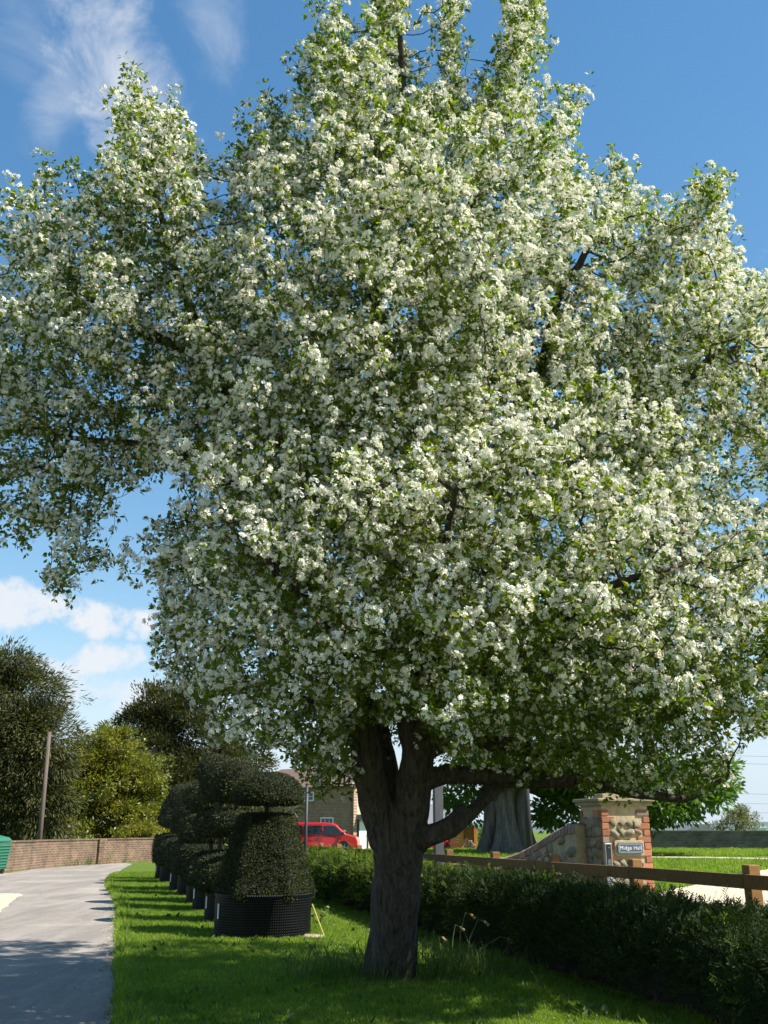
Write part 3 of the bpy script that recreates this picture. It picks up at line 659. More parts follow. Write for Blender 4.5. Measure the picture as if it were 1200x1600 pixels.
def leaf_rosette(seed, nl):
    r = np.random.default_rng(seed); Q = []
    for k in range(nl):
        th = r.uniform(.5, 1.9); ph = r.uniform(0, 6.28)
        d = np.array([math.sin(th) * math.cos(ph), math.sin(th) * math.sin(ph), math.cos(th)])
        c = d * .015; nrm = np.array([0, 0, 1.0]) + r.normal(0, .4, 3); s = np.cross(d, nrm); s /= np.linalg.norm(s); u = np.cross(s, d)
        ln = r.uniform(.045, .075); w = ln * .24; f = .35 * w
        m0 = c + d * ln * .08; m1 = c + d * ln * .55 - u * f; m2 = c + d * ln - u * ln * .15
        Q.append([m0, c + d * ln * .45 + s * w, m2, m1]); Q.append([m0, m1, m2, c + d * ln * .45 - s * w])
    return quads_mesh('rosette', np.array(Q), M['apple_leaf'])
def blossom():
    thin = np.where((rad < .014) & (np.arange(n) >= nfix))[0]
    reps = np.where(hgt[thin] <= 3, 5, 3); idx = np.repeat(thin, reps); k = len(idx)
    cen = np.array([TREE.x, TREE.y, 5.2])
    off = unit(k); off[:, 2] += .25
    base = P[idx] + rng.uniform(-.06, .06, (k, 3)); pos = base + off * rng.uniform(.02, .10, (k, 1))
    outw = P[idx] - cen; outw /= np.linalg.norm(outw, axis=1, keepdims=True)
    D = off * .9 + outw * .7 + np.array([.15, 0, .35])
    E = euler_from(D, .35)
    gx, gy = proj(pos); ok = (pos[:, 2] > 1.5) & ~(in_gap(gx, gy) & (rng.random(k) < .6)); pos, E = pos[ok] - np.array(TREE), E[ok]; k = len(pos)
    hz = pos[:, 2]
    # blossom is thickest where the twigs stand in the open and thin inside the crown, where leaves and bare twigs take over
    wp = pos + np.array(TREE); lo = wp.min(0) - .3; gi = ((wp - lo) / .3).astype(int); G = np.zeros(gi.max(0) + 2); np.add.at(G, tuple(gi.T), 1)
    open_ = np.zeros(k)
    for dv in (np.array(to_sun), np.array([-.1, -.8, .5]), np.array([0, 0, 1.0])):
        acc_ = np.zeros(k)
        for st in range(1, 9):
            q = ((wp + dv / np.linalg.norm(dv) * .3 * st - lo) / .3).astype(int); inb = ((q >= 0) & (q < np.array(G.shape))).all(1)
            acc_[inb] += G[tuple(q[inb].T)]
        open_ = np.maximum(open_, np.exp(-acc_ / 34.0))
    shoot = (idx >= NGROWN)[ok]
    fl = rng.random(k) < np.where(shoot, .55, 1) * np.clip(.30 + .72 * open_ - .10 * np.clip((3.4 - hz) / 2, 0, 1), .25, .97)
    print('trusses', k, 'nodes', n)
    vs = [flower_truss(s, 8 + s % 6, .036 + .005 * (s % 4)) for s in range(12)]
    scatter('blossom', pos[fl], E[fl], rng.uniform(.72, 1.15, fl.sum()), vs, tree)
    lv = [leaf_rosette(s + 50, 4 + s % 4) for s in range(12)]
    m = rng.random(k) < np.where(fl, .55, .95)
    scatter('leaves', pos[m] - .0 * off[ok][m], E[m] + rng.normal(0, .3, (m.sum(), 3)), rng.uniform(.75, 1.2, m.sum()), lv, tree)
blossom()

# ================================================================== CLIPPED YEWS IN POTS
def tier_mesh(prof, sq=None, n=28, dens=900, ll=.045, seed=0):
    """closed of revolution core with clipped leaf tips standing out of it"""
    r = np.random.default_rng(seed); mb = MB()
    mb.lathe([(a * .97, b) for a, b in prof], n, sq=sq)
    for i, v in enumerate(mb.v):
        q = 1 + .035 * noise.noise((v[0] * 4 + seed, v[1] * 4, v[2] * 4)); mb.v[i] = (v[0] * q, v[1] * q, v[2])
    C, Nn = [], []
    k = len(prof)
    for i in range(k - 1):
        (r0, z0), (r1, z1) = prof[i], prof[i + 1]
        sl = math.hypot(r1 - r0, z1 - z0); area = math.pi * (r0 + r1) * sl; m = int(area * dens)
        f = r.random(m); a = r.random(m) * 6.2832; qs = np.array([sq(x) if sq else 1 for x in a])
        rr = (r0 + (r1 - r0) * f) * qs; zz = z0 + (z1 - z0) * f
        wob_ = 1 + .035 * np.array([noise.noise((x * 4 + seed, y * 4, z * 4)) for x, y, z in zip(rr * np.cos(a), rr * np.sin(a), zz)])
        rr *= wob_
        C.append(np.stack([rr * np.cos(a), rr * np.sin(a), zz], 1))
        nr, nz_ = (z1 - z0) / (sl + 1e-9), -(r1 - r0) / (sl + 1e-9)
        Nn.append(np.stack([nr * np.cos(a), nr * np.sin(a), np.full(m, nz_)], 1))
    C = np.concatenate(C); Nn = np.concatenate(Nn); m = len(C)
    D = Nn * .8 + unit(m) * .9; C = C + Nn * r.uniform(-.02, .012, (m, 1))
    Q = leaf_quads(C, D, Nn + unit(m) * .7, r.uniform(.6, 1.3, m) * ll, r.uniform(.3, .55, m) * ll)
    nv = len(mb.v); me = bpy.data.meshes.new('tier')
    vs = np.concatenate([np.array(mb.v), Q.reshape(-1, 3)])
    fs = mb.f + [tuple(range(nv + 4 * i, nv + 4 * i + 4)) for i in range(m)]
    me.from_pydata(vs.tolist(), [], fs); me.materials.append(M['yew_core']); me.materials.append(M['yew_leaf'])
    me.polygons.foreach_set('material_index', [0] * len(mb.f) + [1] * m); return me
def planter_mesh(r, h):
    mb = MB(); n = 48
    mb.lathe([(r * .97, 0), (r, .02), (r * 1.0, h - .03), (r * 1.02, h - .02), (r * 1.02, h), (r * .95, h), (r * .95, h - .06)], n)
    me = mb.mesh('planter', M['planter'], True)
    uv = me.uv_layers.new(name='uv')
    for l in me.loops:
        v = me.vertices[l.vertex_index].co; uv.data[l.index].uv = (math.atan2(v.y, v.x) * r / .032, v.z / .032)
    return me
def dome(r, h, z, k=7, under=.06):
    return [(r * .55, z), (r * .93, z + under * .3), (r, z + under)] + [(r * math.cos(a) ** .8, z + under + (h - under) * math.sin(a)) for a in np.linspace(.12, 1.45, k)]
def disc(r, h, z):
    return [(r * .6, z), (r * .95, z + h * .08), (r, z + h * .3), (r * .99, z + h * .6), (r * .94, z + h * .82), (r * .8, z + h * .95), (r * .3, z + h), (.02, z + h)]
def skirt(r, h, z):
    return [(r * .7, z), (r * .97, z + h * .1), (r, z + h * .3), (r * .93, z + h * .55), (r * .78, z + h * .8), (r * .5, z + h * .96), (.02, z + h)]
def octo(a):                             # faceted plan, eight flat sides
    s = math.pi / 3; return 1.04 * math.cos(s / 2) / math.cos((a - .81) % s - s / 2)
def topiary(left_px, front_py, pot_r, pot_h, tiers, label, stem_top, tag_strip=True, cx=None, seed=0):
    f = gnd(left_px, front_py); t = (EYE) / -ray(left_px, front_py).z
    x = f.x + pot_r if cx is None else cx; y = f.y + pot_r
    o = thing('potted_topiary', (x, y, 0), label, 'topiary', 'clipped yew topiaries in black pots along the verge', rz=seed * .37)
    link('planter', planter_mesh(pot_r, pot_h), o)
    MB().lathe([(pot_r * .94, 0), (pot_r * .94, .01)], 20, (0, 0, pot_h - .05)).build('soil', M['soil'], o)
    MB().tube([(0, 0, pot_h - .06), (.02, 0, pot_h + .3), (0, .02, stem_top)], [.05, .045, .03], 8).build('stem', M['dull_bark'], o, smooth=True)
    for i, (prof, sq, dens, ll) in enumerate(tiers):
        q = link('tier', tier_mesh(prof, sq, 72 if sq else 32, dens, ll, seed * 10 + i), o)
    if tag_strip:
        a = -2.55 - seed * .37
        MB().box((math.cos(a) * (pot_r + .012), math.sin(a) * (pot_r + .012), pot_h * .62), (.012, .026, pot_h * .34), rz=a).build('plant_tag', M['white'], o)
    return o
p1 = .655
topiary(321, 1471, p1, .55,
        [([(.56, .48), (.675, .50), (.68, .58), (.52, 1.10), (.385, 1.55), (.33, 1.575), (.02, 1.58)], octo, 6500, .03),
         (dome(.51, .43, 1.71), None, 6500, .03)],
        'nearest topiary of the row, wide faceted cone with a separate mushroom dome on top', 1.8, seed=1)
K = 3000
names = ['second topiary of the row behind the faceted cone, three flat round tiers', 'third topiary of the row, tiers topped by a tall crown',
         'fourth topiary of the row, with a broad middle disc', 'fifth topiary of the row, with a smaller middle disc and low dome', 'sixth topiary of the row, topped by a tall dome',
         'seventh topiary of the row, second from the far end', 'farthest topiary of the row, beside the open lawn by the brick wall']
spec = [(311, 1446, .42, [skirt(.60, .50, .46), disc(.50, .36, 1.30), dome(.42, .60, 1.85)]),
        (293, 1427, .42, [skirt(.62, .56, .44), disc(.48, .40, 1.25), dome(.42, .78, 1.85)]),
        (284, 1415, .42, [skirt(.54, .45, .44), disc(.64, .40, 1.12), disc(.52, .4, 1.72), dome(.38, .5, 2.3)]),
        (270, 1402, .44, [disc(.60, .66, .44), disc(.50, .40, 1.30), dome(.42, .55, 1.88)]),
        (258, 1395, .44, [disc(.58, .66, .44), dome(.50, 1.15, 1.28)]),
        (243, 1383, .46, [disc(.60, .75, .44), disc(.52, .36, 1.4), dome(.42, .6, 1.92)]),
        (236, 1378, .46, [disc(.58, .80, .44), dome(.46, .9, 1.45)])]
for i, (px, py, r_, ts) in enumerate(spec):
    topiary(px, py, r_, .5, [(q, None, K, .04) for q in ts], names[i], ts[-1][0][1] + .15, seed=i + 2, tag_strip=i in (0, 1, 4, 6))
    K = max(1400, K - 300)

# ================================================================== HEDGE
def hedge():
    root = thing('yew_hedge', (HEDGE_X(12), 12, 0), 'long dark clipped yew hedge running along the verge in front of the fence', 'hedge')
    B = np.array(root.location)
    def prof(y):                         # half width, height
        return .50 + .05 * noise.noise((y * .9, 3, 0)), (.80 if y > 10 else .80 - .045 * (10 - y)) + .09 * noise.noise((y * .8, 0, 7))
    mb = MB(); ys = np.arange(3.0, 33.01, .3); sec = 12
    for y in ys:
        w, h = prof(y); cx = HEDGE_X(y)
        for k in range(sec):
            a = math.pi * k / (sec - 1); ex = .45
            xx = math.copysign(abs(math.cos(a)) ** ex, math.cos(a)) * w * .78; zz = .14 + max(0, math.sin(a)) ** ex * (h * .84 - .14)
            xx *= 1 + .12 * noise.noise((y * 2, k, 1)); mb.v.append((cx - xx - B[0], y - B[1], zz + height(cx - xx, y) * .6))
    for j in range(len(ys) - 1):
        for k in range(sec - 1): mb.f.append((j * sec + k, j * sec + k + 1, (j + 1) * sec + k + 1, (j + 1) * sec + k)); mb.m.append(0)
    mb.build('dense_interior', M['yew_core'], root, smooth=True)
    st = MB()
    for y in np.arange(4, 30, .45):
        x = HEDGE_X(y) + random.uniform(-.2, .05)
        st.tube([(x - B[0], y - B[1], -.02), (x - B[0] + random.uniform(-.1, .1), y - B[1] + random.uniform(-.1, .1), .4)], [.025, .018], 6)
    so_ = st.build('stems', M['dull_bark'], root); so_['kind'] = 'stuff'
    def sprig(seed):
        r = np.random.default_rng(seed); C, D, Nn = [], [], []
        L_ = r.uniform(.11, .17); bend = r.normal(0, .25, 2)
        for k in range(26):
            f = (k // 2) / 13; s = 1 if k % 2 else -1
            c = np.array([bend[0] * f * f * L_, bend[1] * f * f * L_, f * L_])
            C.append(c); D.append(np.array([s * .8, r.normal(0, .3), .75])); Nn.append(np.array([0, 1, .2]) + r.normal(0, .25, 3))
        for sd in (1, -1):
            for k in range(10):
                f = k / 10; c = np.array([sd * (.02 + f * .06), 0, .04 + f * .05]); s = 1 if k % 2 else -1
                C.append(c); D.append(np.array([sd * .7 - s * .3, r.normal(0, .3), .6 + s * .5])); Nn.append(np.array([0, 1, .2]) + r.normal(0, .25, 3))
        C, D, Nn = map(np.array, (C, D, Nn)); m = len(C)
        return quads_mesh('sprig', leaf_quads(C, D, Nn, r.uniform(.024, .036, m), .008), M['hedge_leaf'])
    vs = [sprig(s) for s in range(12)]
    for v in vs[8:]: v.materials.clear(); v.materials.append(M['sunlit_young_yew'])
    pts, dirs, sc, pk = [], [], [], []
    def put(y, a, depth=0):
        w, h = prof(y); cx = HEDGE_X(y); ex = .45
        ca, sa = math.cos(a), math.sin(a)
        xx = math.copysign(abs(ca) ** ex, ca) * w * (.86 + .1 * random.random()); zz = .06 + max(0, sa) ** ex * (h * .9 - .06)
        xx *= 1 + .25 * noise.noise((y * 2.3, zz * 2.3, 4)); zz += .07 * noise.noise((y * 3, xx * 3, 9)) * (sa > .5)
        pts.append((cx - xx - B[0], y - B[1], zz + height(cx - xx, y) * .6)); dirs.append((-ca * .8 + random.gauss(0, .3), random.gauss(0, .35), sa * .8 + .35 + random.gauss(0, .2)))
        sc.append(random.uniform(.75, 1.35) * (1.0 if y < 18 else 1.35))
        sunlit_young = ss(12.5, 16.5, y) * .75 * (.35 + .65 * sa) + .06 * (noise.noise((y * 1.5, a, 3)) > .2)  # far stretch and top get more bright young sprigs, painting the sun there
        pk.append(random.randint(8, 11) if random.random() < sunlit_young else random.randint(0, 7))
    for _ in range(17000):
        y = 4 + 28 * random.random() ** 1.35
        a = math.pi * (random.random() ** 1.0) * .86
        put(y, a)
    for _ in range(500):                 # new shoots standing above the clip
        y = 4 + 26 * random.random() ** 1.2; put(y, random.uniform(1.0, 2.2)); dirs[-1] = (random.gauss(0, .25), random.gauss(0, .25), 1); pts[-1] = (pts[-1][0], pts[-1][1], pts[-1][2] + .03); sc[-1] *= 1.15
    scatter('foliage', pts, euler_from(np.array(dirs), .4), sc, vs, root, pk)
hedge()

# ================================================================== GRASS
def tuft(seed, nb, h, w, spread, lean, mat):
    r = np.random.default_rng(seed); Q = []
    for k in range(nb):
        a = r.uniform(0, 6.28); rr = spread * math.sqrt(r.random()); c = np.array([rr * math.cos(a), rr * math.sin(a), -.005])
        hh = h * r.uniform(.55, 1.2); b = r.uniform(0, 6.28); l = np.array([math.cos(b), math.sin(b), 0]) * hh * r.uniform(.1, lean); s = np.array([-math.sin(b), math.cos(b), 0]) * w * .5
        mid = c + l * .35 + np.array([0, 0, hh * .6]); tip = c + l + np.array([0, 0, hh])
        Q.append([c - s, c + s, mid + s * .8, mid - s * .8]); Q.append([mid - s * .8, mid + s * .8, tip + s * .1, tip - s * .1])
    return quads_mesh('tuft', np.array(Q), mat)
def lawn():
    vs = [tuft(s, 22, .05, .0065, .06, .9, M['grass']) for s in range(8)]
    pts, sc = [], []
    while len(pts) < 52000:
        y = 6.5 + 26 * random.random() ** 2.1
        x0 = road_x(y); x1 = HEDGE_X(y) - .5
        x = random.uniform(x0 - .05, x1 + random.random() ** 2 * .3)
        z = height(x, y); patch = noise.noise((x * .8, y * .8, 0)) * .5 + noise.noise((x * 3, y * 3, 5)) * .35
        if noise.noise((x * 2, y * 2, 11)) > .62: continue
        pts.append((x, y, z)); sc.append((1 + patch * .55) * random.uniform(.75, 1.3) * (1 + max(0, y - 14) * .03) * (.8 if x < x0 + .06 else 1))
    e = np.stack([rng.normal(0, .12, len(pts)), rng.normal(0, .12, len(pts)), rng.uniform(0, 6.28, len(pts))], 1)
    tag(scatter('grass', pts, e, sc, vs), 'short mown grass on the verge between the road and the hedge', 'grass')
    pts, sc = [], []
    while len(pts) < 9000:
        y = random.uniform(15, 50); x = random.uniform(-1, 24)
        if x < FENCE_X(y) + .3 or abs(x / y) > .5: continue
        pts.append((x, y, height(x, y))); sc.append(random.uniform(.9, 1.6) * (1 + y * .02))
    e = np.stack([rng.normal(0, .12, len(pts)), rng.normal(0, .12, len(pts)), rng.uniform(0, 6.28, len(pts))], 1)
    # the drive and its path stay bare
    keep = []
    g = [gnd(*p, z=.35) for p in ((1026, 1396), (1075, 1386), (1140, 1372), (1200, 1358), (1330, 1345), (1500, 1370), (1500, 1420), (1150, 1425), (1030, 1425))]
    def inside(x, y):
        c = False
        for i in range(len(g)):
            a, b = g[i], g[i - 1]
            if (a.y > y) != (b.y > y) and x < (b.x - a.x) * (y - a.y) / (b.y - a.y) + a.x: c = not c
        return c
    ya = gnd(1100, 1339, .35).y; yb = gnd(1100, 1344, .35).y
    keep = [i for i, p in enumerate(pts) if not inside(p[0], p[1]) and not (yb - .2 < p[1] < ya + .2 and p[0] > 8)]
    tag(scatter('lawn_grass', np.array(pts)[keep], e[keep], np.array(sc)[keep], vs), 'mown lawn grass beyond the fence and gate pillar', 'grass')
    lv = [tuft(s + 20, 7, .30, .008, .06, 1.4, M['long_grass']) for s in range(6)]
    pts, sc = [], []
    for _ in range(210):
        a = random.uniform(0, 6.28); d = .3 + abs(random.gauss(0, .35)); x = TREE.x + math.cos(a) * d * 1.5; y = TREE.y + math.sin(a) * d * .8
        pts.append((x, y, 0)); sc.append(random.uniform(.5, 1.25) * (1.15 if d < .6 else .7))
    for _ in range(90):
        x = TREE.x + random.uniform(.4, 1.9); y = TREE.y + random.uniform(0, 1.3)
        if x < HEDGE_X(y) - .5: pts.append((x, y, 0)); sc.append(random.uniform(.5, .95))
    for _ in range(260):                 # rough strip at the foot of the far brick wall
        a, b = gnd(66, 1355), gnd(215, 1346); p = a.lerp(b, random.random()); pts.append((p.x + random.gauss(0, .25), p.y + random.gauss(0, .3), 0)); sc.append(random.uniform(.7, 1.5))
    e = np.stack([rng.normal(0, .15, len(pts)), rng.normal(0, .15, len(pts)), rng.uniform(0, 6.28, len(pts))], 1)
    tag(scatter('long_grass', pts, e, sc, lv), 'long unmown grass round the foot of the tree', 'grass')
    wv = [leaf_rosette(s + 90, 6 + s % 4) for s in range(5)]
    for v in wv: v.materials.clear(); v.materials.append(M['long_grass'])
    pts = []
    while len(pts) < 420:
        y = 7 + 18 * random.random() ** 1.6; x = random.uniform(road_x(y) + .05, HEDGE_X(y) - .5)
        if noise.noise((x * .9, y * .9, 21)) > -.1: pts.append((x, y, height(x, y) + .02))
    e = np.stack([rng.normal(0, .15, len(pts)), rng.normal(0, .15, len(pts)), rng.uniform(0, 6.28, len(pts))], 1)
    tag(scatter('lawn_weeds', pts, e, rng.uniform(.6, 1.5, len(pts)), wv), 'broad leaved weeds growing low in the verge grass', 'weeds')
    ev = [tuft(s + 40, 10, .11, .007, .05, 1.6, M['grass']) for s in range(4)]
    pts = []
    for _ in range(900):
        y = 7 + 24 * random.random() ** 1.5; pts.append((road_x(y) + abs(random.gauss(0, .10)) - .02 - .06 * max(0, noise.noise((y * 2.2, 0, 3))), y, 0))
    e = np.stack([rng.normal(0, .2, len(pts)), rng.normal(-.15, .2, len(pts)), rng.uniform(0, 6.28, len(pts))], 1)
    tag(scatter('edge_grass', pts, e, rng.uniform(.5, 1.3, len(pts)), ev), 'ragged longer grass hanging over the road edge', 'grass')
    # dry litter under the hedge and along the road edge
    C, k = [], 0
    for _ in range(2600):
        y = 5 + 16 * random.random(); x = HEDGE_X(y) - .62 + random.gauss(0, .17); C.append((x, y, height(x, y) + .012))
    for _ in range(1500):
        y = 6 + 20 * random.random() ** 1.3; x = road_x(y) + random.gauss(-.06, .10); C.append((x, y, .016))
    C = np.array(C); m = len(C); D = unit(m); D[:, 2] *= .25
    Q = leaf_quads(C, D, unit(m) * .4 + np.array([0, 0, 1]), rng.uniform(.012, .05, m), rng.uniform(.01, .03, m))
    tag(link('leaf_litter', quads_mesh('leaf_litter', Q, M['litter'])), 'dry fallen leaves and petals along the hedge foot and road edge', 'leaf litter', kind='stuff')
lawn()
def petals():
    C = []
    for _ in range(900):
        a = random.uniform(0, 6.28); d = abs(random.gauss(0, 3.2)); x = TREE.x + math.cos(a) * d; y = TREE.y + math.sin(a) * d
        if y < 5: continue
        C.append((x, y, height(x, y) + (.035 if road_x(y) < x < HEDGE_X(y) - .4 else .015)))
    C = np.array(C); m = len(C); D = unit(m); D[:, 2] *= .3
    Q = leaf_quads(C, D, unit(m) * .4 + np.array([0, 0, 1]), rng.uniform(.012, .022, m), rng.uniform(.010, .016, m))
    tag(link('fallen_petals', quads_mesh('fallen_petals', Q, M['petal'])), 'white fallen petals scattered on the grass and road under the tree', 'petals', kind='stuff')
petals()

# ================================================================== FENCE
def fence():
    pxs = [1190, 1000, 868, 771, 700, 640, 600, 531, 507]
    root = thing('rail_fence', (FENCE_X(14), 14, .25), 'low timber post and rail fence behind the dark hedge', 'fence')
    B = Vector(root.location)
    ys = [11.45 + 2.45 * i for i in range(10)]; ys = [8.8] + ys
    ax = math.atan2(1, -.28)
    tops = []
    for i, y in enumerate(ys):
        x = FENCE_X(y); rz_ = .905 - .004 * (y - 11)           # rail top level drops gently away
        tops.append(Vector((x, y, rz_)))
        g = height(x, y); h = rz_ + .10 - g + .3
        MB().box((x - B.x, y - B.y, g - .3 + h / 2 - B.z), (.14, .14, h), rz=ax + random.uniform(-.05, .05), rx=random.uniform(-.012, .012)).build('post', M['timber'], root, bevel=.008)
    side = Vector((-.96, -.27, 0)) * .095
    for a, b in zip(tops, tops[1:]):
        for dz in (-.075, -.46):
            d = (b - a).normalized() * .004
            MB().bar(a + side + d - B + Vector((0, 0, dz)), b + side - d - B + Vector((0, 0, dz + random.uniform(-.008, .008))), .045, .15).build('rail', M['rail'], root, bevel=.006)
fence()

# ================================================================== GATE PILLAR AND RAMPED WALL
def lump(seed, sx, sy, sz):
    r = random.Random(seed); mb = MB()
    bm = bmesh.new(); bmesh.ops.create_icosphere(bm, subdivisions=2, radius=1)
    for v in bm.verts:
        c = v.co; q = 1 + .45 * noise.noise(c * 1.3 + Vector((seed * 3.1, 0, 0))) + .22 * noise.noise(c * 3.5 + Vector((0, seed * 2.7, 0)))
        c = Vector((math.copysign(abs(c.x) ** .7, c.x), c.y, math.copysign(abs(c.z) ** .7, c.z))) * q; v.co = (c.x * sx, c.y * sy, c.z * sz)
    me = bpy.data.meshes.new('stone'); bm.to_mesh(me); bm.free(); me.materials.append(M['stone'])
    me.polygons.foreach_set('use_smooth', [True] * len(me.polygons)); return me
STONES = [lump(s, .5, .5, .5) for s in range(12)]
def put(name, me, parent, loc, scl=(1, 1, 1), rot=(0, 0, 0)):
    o = link(name, me, parent); o.location = loc; o.scale = scl; o.rotation_euler = rot; return o
def unit_brick(mat, seed):
    mb = MB().box((0, 0, 0), (1, 1, 1)); me = mb.mesh('brick', mat)
    bm = bmesh.new(); bm.from_mesh(me); bmesh.ops.bevel(bm, geom=bm.edges[:], offset=.05, segments=1, affect='EDGES')
    for v in bm.verts: v.co += Vector((noise.noise(v.co * 2.3 + Vector((seed, 0, 0))), noise.noise(v.co * 2.3 + Vector((0, seed, 0))), noise.noise(v.co * 2.3 + Vector((0, 0, seed))))) * .05
    bm.to_mesh(me); bm.free(); return me
BR = [unit_brick(M['brick'], 1), unit_brick(M['brick'], 5), unit_brick(M['buff_brick'], 9)]
PT = 15.3
PC = at(981, 1330, PT)                   # middle of the pillar's lit face
PRZ = R(14)
PG = .33
def pillar():
    w = .84; dp = .80
    n = Vector((math.sin(PRZ), -math.cos(PRZ), 0))
    c = Vector((PC.x, PC.y, PG)) - n * dp / 2
    root = thing('gate_pillar', c, 'sunlit stone and red brick gate pillar with a flat capstone', 'gate pillar', rz=PRZ)
    top = at(981, 1258, PT).z - PG
    MB().box((0, 0, top / 2 - .1), (w - .03, dp - .03, top + .2)).build('mortar_core', M['mortar'], root)
    course = .102; k = 0; z = .02
    while z + course < top - .01:
        for side in (-1, 1):
            for face in (0, 1, 2):       # front, left, right faces
                ln = (.215 if (k + (side > 0)) % 2 else .105) * random.uniform(.92, 1.08) * 1.05
                if face == 0: loc = (side * (w / 2 - ln / 2 - .002), -dp / 2 + .045, z + course / 2); sc = (ln, .10, course - .014)
                else:
                    sx_ = -1 if face == 1 else 1; ln2 = .32 - ln
                    if side < 0: loc = (sx_ * (w / 2 - .045), -dp / 2 + .100 + ln2 / 2, z + course / 2)
                    else: loc = (sx_ * (w / 2 - .045), dp / 2 - .01 - ln2 / 2, z + course / 2)
                    sc = (.10, ln2 - .01, course - .014)
                put('brick', random.choice(BR if side < 0 else BR[:2] * 2 + BR), root, loc, sc, (random.uniform(-.01, .01), random.uniform(-.02, .02), random.uniform(-.015, .015)))
        z += course; k += 1
    sgn_z = (at(982, 1325, PT).z - PG)
    rows = int((top - .10) / .15)
    for j in range(rows):
        zz = .09 + j * .15
        for fx in range(4):
            x = -.21 + fx * .14 + random.uniform(-.03, .03)
            if not abs(zz - sgn_z) < .15:
                put('stone', random.choice(STONES), root, (x, -dp / 2 + .012, zz + random.uniform(-.02, .02)), (random.uniform(.10, .20), random.uniform(.07, .13), random.uniform(.08, .15)), (0, random.uniform(-.7, .7), random.uniform(-.3, .3)))
            put('stone', random.choice(STONES), root, (-w / 2 + .02, x * 1.2, zz + random.uniform(-.02, .02)), (random.uniform(.08, .11), random.uniform(.18, .25), random.uniform(.13, .18)), (random.uniform(-.5, .5), 0, 0))
    put('sign_bed', unit_brick(M['mortar'], 3), root, (.02, -dp / 2 - .012, sgn_z), (.50, .05, .235))
    cm = MB(); cm.box((0, 0, top + .03), (w + .10, dp + .10, .06)); cm.box((0, 0, top + .085), (w + .17, dp + .17, .05)); cm.build('capstone', M['cap'], root, bevel=.012)
    MB().box((-.12, 0, top + .15), (.30, .36, .08)).build('finial_base', M['cap'], root, bevel=.01)
    # name sign fixed to the bed
    q = Matrix.Translation(c) @ Matrix.Rotation(PRZ, 4, 'Z')
    sl = q @ Vector((.02, -dp / 2 - .05, sgn_z))
    sg = thing('name_sign', sl, 'small slate blue house name sign with white letters on the gate pillar', 'sign', rz=PRZ)
    def rounded(w, h, r_, ind=False):
        pts = []
        for cx_, cz_, a0 in ((w / 2 - r_, h / 2 - r_, 0), (-w / 2 + r_, h / 2 - r_, 90), (-w / 2 + r_, -h / 2 + r_, 180), (w / 2 - r_, -h / 2 + r_, 270)):
            for k in range(5):
                a = R(a0 + 22.5 * k); pts.append((cx_ + r_ * math.cos(a), cz_ + r_ * math.sin(a)))
        return pts
    f = lambda u, v, w_: (u, w_, v)
    MB().prism(rounded(.44, .155, .025), .012, -.008, f).build('plate', M['sign_blue'], sg)
    bo = MB(); o_ = rounded(.40, .125, .02); i_ = rounded(.392, .117, .017); nn = len(o_)
    bo.add([(u, -.010, v) for u, v in o_] + [(u, -.010, v) for u, v in i_], [(k, (k + 1) % nn, nn + (k + 1) % nn, nn + k) for k in range(nn)]); bo.build('border', M['white'], sg)
    cu = bpy.data.curves.new('lettering', 'FONT'); cu.body = 'Midge Hall'; cu.size = .092; cu.align_x = 'CENTER'; cu.align_y = 'CENTER'; cu.extrude = .001; cu.space_character = 1.08; cu.offset = 0
    to = bpy.data.objects.new('tmp', cu); COL.objects.link(to); dg = bpy.context.evaluated_depsgraph_get()
    me = bpy.data.meshes.new_from_object(to.evaluated_get(dg)); bpy.data.objects.remove(to); me.materials.clear(); me.materials.append(M['white'])
    xs = [v.co.x for v in me.vertices]; k = .372 / (max(xs) - min(xs)); 
    lo = link('lettering', me, sg); lo['kind'] = 'stuff'; lo.rotation_euler = (R(90), 0, 0); lo.location = (0, -.0125, 0); lo.scale = (k, k, 1)
    # intercom on the left corner
    il = q @ Vector((-w / 2 + .055, -dp / 2 - .03, (at(942, 1340, PT).z - PG)))
    ic = thing('gate_intercom', il, 'tall narrow steel gate intercom with keypad on the pillar edge', 'intercom', rz=PRZ)
    MB().box((0, 0, -.14), (.115, .07, .72)).build('housing', M['steel'], ic, bevel=.006)
    MB().box((0, -.037, .04), (.08, .006, .32)).build('face_plate', M['black'], ic)
    kb = MB()
    for a in range(3):
        for b in range(4): kb.box(((a - 1) * .02, -.043, -.095 + b * .022), (.012, .006, .014))
    kb.build('keypad', M['steel'], ic); MB().lathe([(.012, 0), (.012, .006)], 12, (0, 0, 0)).build('camera_eye', M['lamp'], ic).location = (0, -.045, .15)
    return c, w, dp
PIL = pillar()
